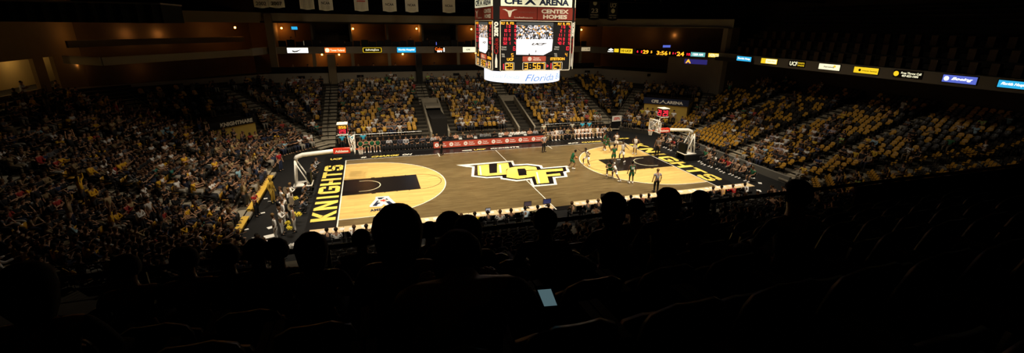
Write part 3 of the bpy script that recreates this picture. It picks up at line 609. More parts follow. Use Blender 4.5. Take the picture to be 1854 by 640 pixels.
# frame: x along the row, y outward, normal = -up -> keep z explicit instead
def sbox(mb, i, al, d0, d1, hw, z0, z1, m):
    n = SIDES[i][1]; t = (-n[1], n[0]); o = sidefr(i, al, 0, 0).o
    vs = [(o.x+t[0]*a+n[0]*d, o.y+t[1]*a+n[1]*d, z) for z in (z0, z1) for d in (d0, d1) for a in (-hw, hw)]
    mb.add(vs, [(0, 1, 3, 2), (4, 6, 7, 5), (0, 4, 5, 1), (2, 3, 7, 6), (0, 2, 6, 4), (1, 5, 7, 3)], m)
CONCL = mat('pale_concrete', (.30, .26, .19), .85, noise=(2, .15))
for i, (nm, n, c) in enumerate(SIDES):
    for a, hw in AISLES.get(nm, ()):
        if nm in ('near', 'se', 'sw') and a != 24.0: continue
        mb = MB(); k0 = 10 if nm == 'far' and a in (9.0, 19.5) else 0
        for k in range(k0, WALLD_K[nm]): sbox(mb, i, a, k*TD-.36, k*TD+.02, hw-.05, Z0+(k-1)*TR, Z0+(k-.5)*TR, CONCL); sbox(mb, i, a, k*TD+.0, (k+1)*TD-.34, hw-.05, Z0+k*TR-.05, Z0+k*TR+.012, CONCL)
        o = struct(mb, 'floor_steps'); o['label'] = 'pale concrete aisle steps climbing the '+SIDEW[nm]
        mb = MB(); F0 = sidefr(i, a, 0, 0).o; N = V3((*n, 0))
        pts = [F0+N*(k*TD+.4)+V3((0, 0, Z0+k*TR+.95)) for k in range(max(1, k0), WALLD_K[nm]-1)]
        mb.tube(pts, .03, BLACKM, 6)
        for q in pts[::3]: mb.tube([q-V3((0, 0, .95)), q], .025, BLACKM, 6)
        tag(mb.build('handrail'), f"thin black handrail up the {ordn(AISLES[nm].index((a, hw)))} aisle, {SIDEW[nm]}", 'handrail', 'aisle handrails')
# tunnel portals in the bench-side stand
for q, (a, hw) in enumerate(((9.55, .95), (19.45, .95))):
    mb = MB(); i = 0
    for s in (-1, 1):
        x0 = a+s*hw-.1
        mb.add([(x0, 20.4, 0), (x0+.2, 20.4, 0), (x0+.2, 28.6, 0), (x0, 28.6, 0), (x0, 20.4, 1.1), (x0+.2, 20.4, 1.1), (x0+.2, 28.6, 3.5), (x0, 28.6, 3.5)], [(3, 2, 1, 0), (4, 5, 6, 7), (0, 1, 5, 4), (1, 2, 6, 5), (2, 3, 7, 6), (3, 0, 4, 7)], CONCL)
    mb.box(a-hw, 28.3, 2.8, a+hw, 28.6, 3.5, CONCL)
    if q == 0: mb.box(a-hw+.1, 27.0, 0, a+hw-.1, 27.1, 1.2, CONCD); mb.box(a-hw+.1, 25.6, 2.75, a+hw-.1, 28.4, 3.0, CONCL)
    o = mb.build('tunnel_wall'); tag(o, ('concrete entry tunnel walls above the red advertising boards', 'concrete stair well walls rising beside the wide middle block')[q], 'tunnel')
    mb = MB()
    mb.box(a-hw+.1, 20.6, Z0+.02, a+hw-.1, 28.4, Z0+.04, BLACK)
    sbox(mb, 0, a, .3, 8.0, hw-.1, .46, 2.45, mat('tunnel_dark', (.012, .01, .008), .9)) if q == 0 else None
    for k in range(14): mb.box(a-hw+.1, 20.8+k*.5, .5, a+hw-.1, 28.3, .5+.12*(k+1), CONCD) if q == 1 else None
    mb.build('tunnel_floor', o)
# corner portals with signs
def portal(i, al, hw, d0, d1, ztop, zband, label, sign, col, tcol, fw, sun=False):
    mb = MB(); sbox(mb, i, al, d0, d1, hw, .2, zband, GOLDW); o = mb.build('portal_block'); tag(o, label, 'portal')
    b = MB(); sbox(b, i, al, d0-.15, d0+.02, hw+.1, zband, ztop, col); sbox(b, i, al, d0, d1, hw, zband, zband+.1, CONCD); sg = b.build('banner', o)
    n = SIDES[i][1]; oo = sidefr(i, al, d0-.17, 0).o; t = V3((n[1], -n[0], 0)); t = t if _R.dot(t) > 0 else -t
    F = Fr((oo.x, oo.y, (zband+ztop)/2), t, (0, 0, 1)); 
    if F.n.dot(V3((n[0], n[1], 0))) > 0: F = Fr(F.o, -F.x, F.y)
    tx = MB(); H = (ztop-zband)
    for s_, u, w_, h_ in sign: tx.text(F, s_, u, -.02 if h_ < .6 else 0, w_, H*h_, .012, tcol, .05)
    if sun: tx.poly(F, [(-.75, -.22), (-.45, .0), (-.3, .24), (-.15, .0), (.15, -.22), (-.02, -.22), (-.3, .02), (-.58, -.22)], .012, tcol)
    tx.build('lettering', sg); return o
def banner_place(i, d, uc, vt, vb, ul, ur):
    zt, zb = onplane(uc, vt, i, d).z, onplane(uc, vb, i, d).z; pl, pr = onplane(ul, (vt+vb)/2, i, d), onplane(ur, (vt+vb)/2, i, d)
    a, b = along(i, pl.x, pl.y), along(i, pr.x, pr.y); return (a+b)/2, abs(b-a)/2, zb, zt
al, hw, zb, zt = banner_place(7, 4.3, 420, 217, 229, 378, 462)
portal(7, al, hw, 4.3, 8.8, zt, zb, 'gold walled tunnel block under the black banner in the corner', [('KNIGHTMARE', .25, hw*1.45, .62)], BLACK, TEXTW, .6)
al, hw, zb, zt = banner_place(1, 2.9, 1206, 179, 190, 1167, 1246)
portal(1, al, hw, 2.9, 8.6, zt, zb, 'gold walled tunnel block under the navy arena sign', [('CFE', -1.25, .85, .5), ('ARENA', 1.05, 1.9, .5)], mat('navy_sign', (.012, .02, .06), .6), WHITE, .6, True)

# ------------------------------------------------------------------ building shell above the bowl
def strip(mb, pts, z0, z1, th, m, back=True):
    for (ax, ay), (bx, by) in zip(pts, pts[1:]):
        d = V3((bx-ax, by-ay, 0)); Ls = d.length; F = Fr((ax, ay, 0), d, (0, 0, 1)); mb.boxf(F, 0, z0, -th/2, Ls, z1, th/2, m)
LOWW = [(-25, 25), (-9.2, 35.7), (35.4, 35.7), (42.2, 27.2)]
m = MB(); strip(m, [(-25, -14), (-25, 9.5)], 5.5, 16.5, .3, TAN); strip(m, [(-25, 9.5), (-25, 22.8)], 5.5, 6.35, .3, TAN); strip(m, [(-25, 9.5), (-25, 22.8)], 8.9, 16.5, .3, TAN); strip(m, [(-25, 22.8), (-25, 24.2)], 5.5, 16.5, .3, TAN)
strip(m, [(-25, 24.2), (-25, 25.6)], 8.9, 16.5, .3, TAN); strip(m, [(-25, 25.6), (-25, 31)], 5.5, 16.5, .3, TAN)
m.box(-29.2, 8, 5.9, -29, 37, 9.2, mat('lit_alcove_wall', (.62, .44, .17), .8, noise=(1, .1))); m.box(-29.2, 8, 5.8, -25, 37, 6.0, CONCD); m.box(-29.2, 8, 9.1, -25, 37, 9.3, CONCD)
m.box(-24.85, 10, 9.45, -24.75, 17, 10.05, BLACK)
struct(m, 'wall_left')
m = MB(); strip(m, LOWW, 4.3, 6.0, .3, WALLP); strip(m, LOWW[1:3], 4.0, 4.35, .5, CONCD); struct(m, 'wall_far')
m = MB()
# light block wall under the corner of the ribbon and the tall pilaster beside it
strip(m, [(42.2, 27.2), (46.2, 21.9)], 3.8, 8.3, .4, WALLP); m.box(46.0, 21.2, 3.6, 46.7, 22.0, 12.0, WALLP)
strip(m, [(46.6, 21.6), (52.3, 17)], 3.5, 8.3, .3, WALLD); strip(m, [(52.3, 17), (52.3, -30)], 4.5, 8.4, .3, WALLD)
struct(m, 'wall_right')
RIB = [(-9.2, 37.5), (35.3, 37.5), (45.4, 21.4), (44.3, 11.5), (44.3, -14)]
NWF = [(-19.4, 21.5), (-10.3, 33.8)]
m = MB(); strip(m, NWF, 8.35, 9.05, .25, BEIGE); strip(m, [(-19.4, 21.5), (-23.5, 24.5)], 8.35, 9.05, .25, BEIGE); strip(m, [(-10.3, 33.8), (-9.2, 37.5)], 8.3, 9.15, .25, BEIGE)
struct(m, 'trim_1')
m = MB(); strip(m, RIB[:2], 8.3, 9.15, .3, WALLP); struct(m, 'trim_2')
m = MB(); strip(m, RIB[1:], 8.2, 9.1, .3, mat('grey_fascia', (.16, .14, .11), .8)); struct(m, 'trim_3')
# upper and lower gallery floors, back walls and ceilings
WARMW = mat('warm_plaster', (.50, .27, .09), .85, noise=(.6, .15)); BACKW = mat('back_wall', (.10, .062, .028), .9, noise=(.5, .3))
m = MB()
m.box(-9.2, 37.4, 8.3, 36, 43, 8.5, CONCD); m.box(-9.2, 35.8, 5.0, 36, 43, 5.2, CONCD); m.box(-12, 42.6, 5, 40, 42.9, 13, BACKW); m.box(-12, 37.3, 12.0, 40, 43, 12.2, CONCD)
m.add([(-25, 31, 8.35), (-19.4, 21.6, 8.35), (-9.2, 37.5, 8.35), (-12, 43, 8.35), (-20, 43, 8.35)], [(0, 1, 2, 3, 4), (4, 3, 2, 1, 0)], CONCD)
m.add([(35.3, 37.5, 8.3), (45.4, 21.4, 8.3), (51, 24, 8.3), (40, 43, 8.3)], [(0, 1, 2, 3), (3, 2, 1, 0)], CONCD)
strip(m, [(40, 42.6), (51, 24.5)], 4, 13, .3, BACKW); strip(m, [(-26, 29), (-20, 36), (-12, 42.7)], 4, 13, .3, BACKW)
m.add([(35.3, 37.5, 12.1), (46, 21.4, 12.1), (51, 24, 12.1), (40, 43, 12.1)], [(0, 1, 2, 3), (3, 2, 1, 0)], CONCD)
for x in [-8.6+4.7*q for q in range(10)]: m.box(x-.12, 38.2, 8.5, x+.12, 42.6, 12, mat('suite_divider', (.10, .08, .055), .9)); m.box(x-.2, 37.3, 5.2, x+.2, 37.7, 8.3, mat('gallery_post', (.24, .18, .10), .9)) if int(x*10) % 3 else None
for x in range(-8, 35): m.box(x+.06, 38.1, 8.5, x+.94, 38.2, 9.75+.12*((x*7) % 3), BLACK)  # black seat-back boxes added to darken the lower half of the recess
m.box(-8.9, 36.4, 5.2, 35.6, 36.5, 6.75, BLACK)  # black drape band added to darken the lower gallery
struct(m, 'wall_gallery')
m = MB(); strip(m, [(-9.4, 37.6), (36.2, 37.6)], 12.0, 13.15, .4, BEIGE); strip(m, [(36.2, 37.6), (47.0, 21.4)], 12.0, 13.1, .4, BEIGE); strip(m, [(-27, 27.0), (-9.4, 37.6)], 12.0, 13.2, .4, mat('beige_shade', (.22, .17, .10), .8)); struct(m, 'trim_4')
# second balcony band in the corner, set back above the pale fascia
m = MB(); strip(m, [(-22.5, 23.5), (-19.2, 29.5), (-11.8, 38.2)], 9.75, 10.35, .25, mat('brown_band', (.26, .17, .07), .85)); struct(m, 'trim_5')
m = MB()
m.box(-2.15, 34.9, 4.2, -1.25, 35.9, 8.3, mat('column_tan', (.20, .15, .085), .85)); m.box(8.75, 34.6, 4.0, 9.5, 35.5, 8.3, mat('column_dark', (.02, .018, .015), .85))
m.box(-8.9, 36.6, 4.6, -8.1, 37.2, 13, mat('column_tan', (.20, .15, .085), .85))
struct(m, 'wall_column')
# dark upper deck on the gold-seat side
m = MB()
for k in range(14): m.box(44.5+k*.9, -16, 8.2+.45*k, 45.5+k*.9, 21, 8.6+.45*k, CONCD)
m.box(57, -30, 0, 57.3, 45, 24, WALLD); struct(m, 'wall_upper')
m = MB(); m.box(-60, 43, 12.9, 60, 43.3, 24, BLACK); m.box(-34, -40, 0, -33.7, 45, 24, WALLD); m.box(-60, -42, 0, 60, -41.7, 24, WALLD); struct(m, 'wall_back')
m = MB(); m.box(-60, -42, 24, 60, 45, 24.3, BLACK); struct(m, 'ceiling')
o = MB()
for q in range(26):
    for k in range(3): o.box(45.9+k*1.8, -14+q*1.3, 9.0+.9*k, 46.3+k*1.8, -13.5+q*1.3, 9.9+.9*k, mat('deck_seat', (.07, .04, .015), .6))
tag(o.build('upper_seat_rows'), 'dim upper deck seats above the glowing ribbon signs', 'seats', kind='stuff')
# roof trusses
for q, y in enumerate((18, 30, 39)):
    t = MB(); zt_, zb_ = 17.5, 15.2
    for z in (zt_, zb_): t.tube([(-30, y, z), (57, y, z)], .12, BLACKM, 6)
    for x in range(-30, 56, 4): t.tube([(x, y, zb_), (x+2, y, zt_)], .07, BLACKM, 5); t.tube([(x+2, y, zt_), (x+4, y, zb_)], .07, BLACKM, 5)
    tag(t.build('roof_truss'), ('dark roof truss nearest the court, above the scoreboard', 'dark roof truss carrying the championship banners', 'dark roof truss over the gallery beam')[q], 'truss')
# black curtain box hanging from a metal edged truss, upper corner
yc = 12.0; cr, cb = ony(290, 8, yc), ony(290, 42, yc); cl = ony(-60, 42, yc)
c_ = MB(); nf = 60
vs = []; 
for j, z in enumerate((cb.z, cr.z)):
    for k in range(nf+1): vs.append((cl.x+(cr.x-cl.x)*k/nf, yc+.10*math.sin(k*1.3), z))
c_.add(vs, [(k, k+1, nf+2+k, nf+1+k) for k in range(nf)], CURT); c_.add([(cr.x, yc, cb.z), (cr.x, yc+4, cb.z), (cr.x, yc+4, cr.z), (cr.x, yc, cr.z)], [(0, 1, 2, 3)], CURT)
c_.add([(cl.x, yc, cb.z), (cr.x, yc, cb.z), (cr.x, yc+4, cb.z), (cl.x, yc+4, cb.z)], [(0, 1, 2, 3)], CURT)
co = tag(c_.build('hanging_curtain'), 'long black curtain box hanging high in the corner with metal edge', 'curtain'); t = MB(); t.box(cl.x, yc-.12, cr.z, cr.x, yc+.05, cr.z+.10, STEEL); t.box(cr.x-.06, yc-.1, cr.z, cr.x+.06, yc+4, cr.z+.1, STEEL); t.build('metal_edge', co)
# warm wall lamps in the galleries
def lamp(x, y, z, label, e=18, r=.12, col=(1, .34, .06)):
    o = empty('wall_lamp', (x, y, z), 0, label, 'lamp', 'warm gallery lamps'); b = MB(); b.ball((0, 0, 0), r, E_LAMP, 8); b.build('bulb', o, True); f = MB(); f.box(-.06, r*.8, -.06, .06, r*.8+.12, .06, BLACKM); f.build('bracket', o)
    if e:
        ld = bpy.data.lights.new('gallery_light', 'POINT'); ld.energy = e; ld.color = col; ld.shadow_soft_size = .15; lo = bpy.data.objects.new('gallery_light', ld); COL.objects.link(lo); lo.location = (x, y-.5, z-.1)
for q, (u, v, yy) in enumerate(((426, 50, 38.5), (510, 51, 42.3), (639, 52, 42.3), (754, 52, 42.3), (853, 53, 42.3), (1052, 54, 42.3), (583, 99, 42.3), (614, 99, 42.3), (729, 98, 42.3), (861, 96, 42.3))):
    p = ony(u, v, yy); lamp(p.x, p.y-.15, min(p.z, 11.8), f"warm glowing lamp on the {'upper' if v < 60 else 'lower'} gallery wall, {ordn(q if q < 6 else q-6)} of its row", 60 if v < 60 else 46)
for (u, v, yy, e) in ((150, 62, 28, 24), (235, 62, 33, 22), (290, 62, 35.5, 22), (380, 60, 38, 16), (140, 118, 29, 12), (260, 122, 33, 7), (1130, 60, 36.5, 16), (1170, 62, 34.5, 18), (1220, 64, 32, 20), (1260, 66, 29.5, 14), (1075, 105, 40, 12), (565, 110, 41.5, 16), (690, 108, 41.5, 14), (790, 108, 41.5, 14), (25, 118, 21, 0)):
    p = ony(u, v, yy); ld = bpy.data.lights.new('gallery_light', 'POINT'); ld.energy = e; ld.color = (1, .48, .16); ld.shadow_soft_size = .2; lo = bpy.data.objects.new('gallery_light', ld); COL.objects.link(lo); lo.location = p
for yv, e in ((16, 40), (21.5, 44), (27, 40), (32, 14)):
    ld = bpy.data.lights.new('alcove_light', 'POINT'); ld.energy = e; ld.color = (1, .66, .28); ld.shadow_soft_size = .3; lo = bpy.data.objects.new('alcove_light', ld); COL.objects.link(lo); lo.location = (-27.6, yv, 8.8)
# little dark section plates on the pale parapet
for q, u in enumerate((545, 652, 712, 826, 1063, 1240)):
    p = ony(u, 135, 35.5) if u < 1200 else onz(u, 135, 5.6); b = MB()
    p = V3((p.x, 35.5, 5.55)) if u < 1200 else V3((40.6, 28.9, 5.6)); F = Fr(p, (1, 0, 0), (0, 0, 1)); b.boxf(F, -.42, -.16, 0, .42, .16, .05, BLACK); o = tag(b.build('section_plate'), f"small dark section plate on the pale parapet, {ordn(q)} along", 'sign', 'section plates')
# ------------------------------------------------------------------ ribbon signs
def ribbon(u, wpx, base, bits, label, y=None, frame=None, hpx=9, z=8.72):
    """a lit panel on the fascia; its place along the fascia comes from where its centre meets it"""
    if frame == 'far': p = ony(u, 91, 37.32); F = Fr((p.x, 37.34, z), (1, 0, 0), (0, 0, 1))
    elif frame == 'ne':
        a, b = V3((*RIB[1], 0)), V3((*RIB[2], 0)); d = (b-a).normalized(); r = _ray(u, 95); nn = V3((d.y, -d.x, 0)); t = (a-C0).dot(nn)/r.dot(nn); p = C0+r*t; F = Fr((p.x, p.y, z), d, (0, 0, 1)); F.o += F.n*.17
    else:
        x0 = 44.3-.17; r = _ray(u, 120); p = C0+r*((x0-C0.x)/r.x); F = Fr((x0, p.y, z), (0, -1, 0), (0, 0, 1))
    dw = p-C0; dep = dw.dot(_f)
    # physical width of wpx pixels along the fascia
    e = F.o+F.x*.5; k = pix(e)[0]-pix(F.o-F.x*.5)[0]; w_ = wpx/k; h_ = hpx*dep/FPX
    o = MB(); o.boxf(F, -w_/2-.05, -h_/2-.05, -.02, w_/2+.05, h_/2+.05, .03, BLACK)
    if base: o.rect(F, -w_/2, -h_/2, w_/2, h_/2, .035, base)
    r_ = tag(o.build('ribbon_sign'), label, 'sign', 'lit ribbon signs'); tx = MB()
    for bt in bits:
        if bt[0] == 't': _, s_, cu, cv, ww, hh, mt = bt[:7]; tx.text(F, s_, cu*w_, cv*h_, ww*w_, hh*h_, .045, mt, .03, bt[7] if len(bt) > 7 else 0)
        elif bt[0] == 'r': _, a, b, c_, d_, mt = bt; tx.rect(F, a*w_, b*h_, c_*w_, d_*h_, .04, mt)
        elif bt[0] == 'p': tx.poly(F, [(a*w_, b*h_) for a, b in bt[1]], .045, bt[2])
        elif bt[0] == 'c':
            _, cu, cv, rr, mt = bt; tx.poly(F, [(cu*w_+rr*h_*math.cos(a*PI/10), cv*h_+rr*h_*math.sin(a*PI/10)) for a in range(20)], .042, mt)
    if bits: tx.build('lettering', r_)
    return r_
SW = [(-.26, .06), (-.27, -.22), (-.18, -.36), (-.04, -.3), (.24, .30), (-.06, -.08), (-.15, -.12), (-.2, -.06)]
ribbon(539, 38, E_WHITE, [('p', SW, BLACK)], 'lit white sign with a black swoosh at the corner end', frame='far')
ribbon(607, 38, E_ORANGE, [('c', -.38, 0, .42, E_CREAM), ('t', 'Tower Federal', .1, 0, .68, .42, E_CREAM)], 'lit orange sign with a round cream emblem', frame='far')
ribbon(674, 34, None, [('t', 'thePartingZone', 0, 0, .72, .42, E_CREAM), ('r', -.48, .40, .48, .47, E_YEL), ('r', -.48, -.47, .48, -.40, E_YEL), ('r', -.5, -.4, -.47, .4, E_YEL), ('r', .47, -.4, .5, .4, E_YEL)], 'dark sign with a yellow lit outline', frame='far')
ribbon(736, 34, E_CYAN, [('t', 'Florida Hospital', 0, 0, .85, .42, E_WHITE)], 'lit cyan sign left of the scoreboard', frame='far')
ribbon(796, 18, None, [('t', 'Coke', -.08, .15, .75, .6, E_ORANGE), ('t', 'zero', -.02, -.3, .5, .35, E_WHITE), ('r', .38, -.4, .5, .4, E_WHITE)], 'small black sign with orange script lettering', frame='far')
ribbon(850, 24, E_CREAM, [('t', 'CFE', -.1, 0, .3, .3, TEXTD)], 'lit cream sign beside the scoreboard', frame='far')
ribbon(1066, 27, E_DIM, [('t', '- CFE', .05, 0, .6, .4, TEXTD)], 'dim cream sign just past the scoreboard', frame='ne' if False else 'far', hpx=6.5)
ribbon(1111, 20, None, [('p', [(-.45, .1), (-.2, .42), (.05, .1), (-.2, -.1)], E_WHITE), ('t', 'KNIGHTS', -.22, -.3, .5, .25, E_WHITE), ('r', .1, -.38, .5, .38, E_YEL)], 'half black half yellow lit sign on the angled fascia', frame='ne', hpx=8)
ribbon(1135, 22, E_YEL, [('t', '10 UCF', 0, 0, .8, .5, TEXTD)], 'lit yellow sign left of the small clock', frame='ne', hpx=8)
ribbon(1200, 98, None, [('t', '6', -.47, .02, .03, .5, E_RED), ('t', '1', -.39, 0, .02, .5, E_RED), ('t', '29', -.31, 0, .11, .8, E_AMB), ('t', '5', -.2, .05, .03, .5, E_AMB), ('t', '3:56', 0, -.05, .2, .85, E_AMB), ('t', '1', .14, 0, .02, .5, E_AMB), ('t', '1', .2, 0, .015, .4, E_RED), ('t', '4', .24, .0, .02, .4, E_RED), ('t', '24', .33, -.05, .13, .85, E_AMB), ('t', '10', .47, -.05, .06, .5, E_RED)], 'ribbon clock reading 29, 3:56 and 24 in amber digits', frame='ne', hpx=8.5)
ribbon(1265, 26, E_TEAL, [('t', '1280 AM', 0, 0, .7, .5, E_WHITE)], 'lit teal sign on the angled fascia', frame='ne', hpx=7.5)
ribbon(1295, 22, E_YEL, [('t', 'XEROX', 0, 0, .9, .8, E_CREAM)], 'last yellow sign before the fascia turns the corner', frame='ne', hpx=7)
ribbon(1345, 26, E_CYAN, [('t', 'Florida Hosp', 0, 0, .85, .5, E_WHITE)], 'small lit cyan sign just past the fascia corner', frame='r', hpx=8)
ribbon(1391, 29, E_YEL, [('r', -.2, -.42, .46, .42, E_CREAM), ('t', 'Knights Plaza', .12, 0, .5, .3, E_YEL)], 'lit yellow sign with a pale panel, gold-seat side', frame='r', hpx=9)
ribbon(1442, 28, None, [('t', 'UCF', -.2, 0, .5, .8, E_CREAM), ('t', 'TICKETS', .28, .2, .42, .28, E_YEL), ('t', 'ONLINE', .28, -.25, .42, .28, E_YEL)], 'black sign with cream and yellow block letters', frame='r', hpx=9)
ribbon(1502, 38, E_CREAM, [('t', 'Fairwinds', 0, 0, .5, .25, mat('grey_print', (.35, .33, .28), .7)), ('r', .2, .0, .3, .35, E_YEL)], 'large lit cream sign with faint grey writing', frame='r', hpx=10)
ribbon(1570, 44, E_YEL, [('c', -.25, 0, .22, TEXTD), ('t', 'Orlando Sentinel', .15, -.05, .6, .2, mat('amber_print', (.5, .25, .02), .7))], 'large lit yellow sign with a small dark emblem', frame='r', hpx=10.5)
ribbon(1648, 50, None, [('c', -.42, 0, .42, E_YEL), ('t', 'Free Throw Call', .12, .2, .72, .34, E_CREAM), ('t', '407-823-1000', .1, -.25, .6, .34, E_CREAM)], 'black sign with two lines of cream letters and yellow ball', frame='r', hpx=11)
ribbon(1745, 62, E_BLUE, [('t', 'Boeing', .08, 0, .62, .5, E_WHITE, .4), ('c', -.38, 0, .32, E_WHITE)], 'large lit blue sign with slanted white lettering', frame='r', hpx=13)
ribbon(1850, 62, E_CYAN, [('t', 'Florida Hospital', .02, 0, .86, .5, E_WHITE, .4)], 'large lit cyan sign at the end of the ribbon', frame='r', hpx=13)
# purple sign on the block wall
a, b = V3((42.2, 27.2, 0)), V3((46.2, 21.9, 0)); d = (b-a).normalized(); F = Fr(a+d*3.6+V3((0, 0, 7.75)), d, (0, 0, 1)); F.o += F.n*.25
b_ = MB(); b_.boxf(F, -1.6, -.45, 0, 1.6, .45, .05, mat('grey_sign_frame', (.25, .22, .2), .7)); b_.rect(F, -1.4, -.3, 1.5, .3, .06, E_PURP); o = tag(b_.build('wall_sign'), 'purple wall sign with a gold sunburst under the ribbon', 'sign'); tx = MB()
tx.text(F, 'A', -.9, .02, .7, .5, .07, E_AMB, .03); tx.build('emblem', o)
# small screens and a poster in the galleries
for u, v, w_, h_, mt, lb in ((533, 51, 10, 5, E_CYAN, 'small blue television glowing in the upper gallery'), (795, 79, 12, 5, E_BLUE, 'blue television above the orange script sign'), (1207, 84, 16, 4, E_BLUE, 'small blue television above the ribbon clock'), (556, 78, 12, 8, mat('pale_cloth_glow', (.5, .46, .36), .8, emit=(1, .8, .5), es=.12), 'pale folded cloth over the upper gallery rail')):  # the pale cloth emits faintly, brightness put into its material
    p = ony(u, v, 38.2 if u < 1000 else 31); s = (p-C0).dot(_f)/FPX; F = Fr(p, (1, 0, 0), (0, 0, 1)); b = MB(); b.boxf(F, -w_*s/2-.04, -h_*s/2-.04, -.06, w_*s/2+.04, h_*s/2+.04, 0, BLACK); b.rect(F, -w_*s/2, -h_*s/2, w_*s/2, h_*s/2, .01, mt); b.boxf(F, -.05, -h_*s/2-(.9 if v < 60 else .5), -.06, .05, -h_*s/2, -.03, BLACKM); tag(b.build('television' if 'tele' in lb else 'draped_cloth'), lb, 'television' if 'tele' in lb else 'cloth')
# dark silhouettes of suite guests
random.seed(21)
for q in range(34):
    x = -8+q*1.28+random.uniform(-.4, .4)
    if any(abs(x-(-8.6+4.7*t)) < .65 for t in range(10)) or x > 33 or abs(x-24.5) < .5: continue
    person((x, 39.4, 8.5), PI, random.choice(['sit_lap', 'sit_lean', 'stand']), f"dark guest in the upper gallery above the bench-side stand, {ordn(q)} along", (.02, .018, .016), (.01, .01, .01), name='guest', group='upper gallery guests')
for q in range(16):
    x = -7+q*2.7+random.uniform(-.5, .5); person((x, 37.2+random.random()*.8, 5.2), PI, random.choice(['stand', 'stand_cross', 'stand_hip']), f"dark figure standing on the lower gallery behind the parapet, {ordn(q)} along", (.03, .03, .03), name='guest', group='lower gallery guests')
# ------------------------------------------------------------------ hanging banners
BN = [(474, 24, 14, BANW, ['CHAMPIONS', '2002'], 16.6), (502, 26, 14, BANW, ['CHAMPIONS', '2007'], 16.4), (557, 24, 17, BANW, ['|||||'], 16.2), (591, 24, 19, BANW, ['NCAA', ''], 16.2), (655, 24, 20, BANW, ['|| |'], 16.0), (706, 24, 21, BANW, ['NCAA', ''], 16), (746, 23, 22, BANW, ['NCAA', ''], 16), (813, 23, 23, BANW, ['NCAA', ''], 16), (1075, 22, 36, BANK, ['23'], 16), (1108, 20, 37, BANK, ['UCF'], 16)]
for q, (u, wp, vb, mt, tx_, zt_) in enumerate(BN):
    p = ony(u, vb, 30.3); s = (p-C0).dot(_f)/FPX; w_ = wp*s; H = 15.2-p.z; F = Fr((p.x, 30.3, p.z), (1, 0, 0), (0, 0, 1)); b = MB(); n_ = 10; vs = []
    for j in range(9):
        for k in range(n_+1):
            vs.append(F.at(-w_/2+w_*k/n_, H*j/8+(.05*math.cos(k*PI/n_*2) if j == 0 else 0), .05*math.sin(k*1.5+q)*(1-j/9)))
    b.add(vs, [(j*(n_+1)+k, j*(n_+1)+k+1, (j+1)*(n_+1)+k+1, (j+1)*(n_+1)+k) for j in range(8) for k in range(n_)], mt)
    nm = {0: 'white champions banner ending in 2002', 1: 'white champions banner ending in 2007', 2: 'plain striped white banner right of the two dated ones', 4: 'striped white banner standing alone left of the middle pair', 8: 'black retired number banner with large 23', 9: 'black banner with white monogram, last by the scoreboard'}.get(q, 'white banner with dark four-letter lettering, '+{3: 'beside the striped one', 5: 'first of the middle pair', 6: 'second of the middle pair', 7: 'nearest the scoreboard'}.get(q, ''))
    o = tag(b.build('hanging_banner', smooth=True), nm, 'banner', 'championship banners'); t = MB(); F = Fr(F.o+V3((0, -.09, 0)), F.x, F.y)
    if mt is BANW:
        if len(tx_) == 2 and tx_[1]: t.text(F, tx_[1], 0, .42, w_*.7, .38, 0, TEXTD); t.text(F, tx_[0], 0, .98, w_*.8, .2, 0, TEXTD)
        elif tx_[0] == 'NCAA':
            t.text(F, 'NCAA', 0, .78, w_*.6, .28, 0, TEXTD)
            for k in range(-3, 4): t.bar(F.at(k*w_*.08, .12), F.at(k*w_*.1, .5), .02, .01, TEXTD)
        else:
            for k in range(-3, 4): t.bar(F.at(k*w_*.12, .15), F.at(k*w_*.12, 1.4), .02, .01, TEXTD)
            t.rect(F, -w_*.3, 1.0, w_*.3, 1.1, .01, REDP)
    else:
        t.text(F, tx_[0], 0, 1.15 if q == 8 else 1.9, w_*.6, .55, 0, TEXTW); t.text(F, 'RETIRED', 0, .62, w_*.7, .16, 0, TEXTW); t.text(F, '1980 - 1984' if q == 9 else 'JERSEY', 0, .33, w_*.7, .14, 0, TEXTW); t.ball(F.at(0, 2.1 if q == 8 else 1.2), .3, SIGNY, 8, (1, .1, 1))
    t.build('lettering', o)
# ------------------------------------------------------------------ centre-hung scoreboard
SEG = {'0': 'abcdef', '1': 'bc', '2': 'abged', '3': 'abgcd', '4': 'fgbc', '5': 'afgcd', '6': 'afgedc', '7': 'abc', '8': 'abcdefg', '9': 'abcdfg'}
def seg(mb, F, s, u, v, w, h, off, m, t=.2):
    """seven-bar digits, right aligned at u"""
    x = u-len(s)*w*1.25
    for ch in s:
        if ch in SEG:
            k = t*w; q = {'a': (0, h-k, w, h), 'g': (0, h/2-k/2, w, h/2+k/2), 'd': (0, 0, w, k), 'f': (0, h/2, k, h), 'b': (w-k, h/2, w, h), 'e': (0, 0, k, h/2), 'c': (w-k, 0, w, h/2)}
            for c in SEG[ch]: a, b, c_, d = q[c]; mb.rect(F, x+a, v+b, x+c_, v+d, off, m)
        elif ch == ':': mb.rect(F, x+.3*w, v+h*.25, x+.6*w, v+h*.35, off, m); mb.rect(F, x+.3*w, v+h*.65, x+.6*w, v+h*.75, off, m)
        x += w*1.25
SBX, SBY, HS, ZB = 14.45, 7.62, 3.1, 8.95   # centre, half size, bottom
sbd = empty('centre_scoreboard', (0, 0, 0), 0, 'large four-sided scoreboard hanging over centre court', 'scoreboard')
fw = 5.45; ch_ = (2*HS-fw)/2
hous = MB(); c8 = []
for a in range(4):
    an = a*PI/2; 
    for (x, y) in ((-fw/2, -HS), (fw/2, -HS)): c8.append((SBX+x*math.cos(an)-y*math.sin(an), SBY+x*math.sin(an)+y*math.cos(an)))
for z0, z1 in ((ZB, 15.2),):
    vs = [(x, y, z) for z in (z0, z1) for x, y in c8]; hous.add(vs, [tuple(range(7, -1, -1)), tuple(range(8, 16))]+[(i, (i+1) % 8, 8+(i+1) % 8, 8+i) for i in range(8)], BLACK)
hous.build('housing', sbd)
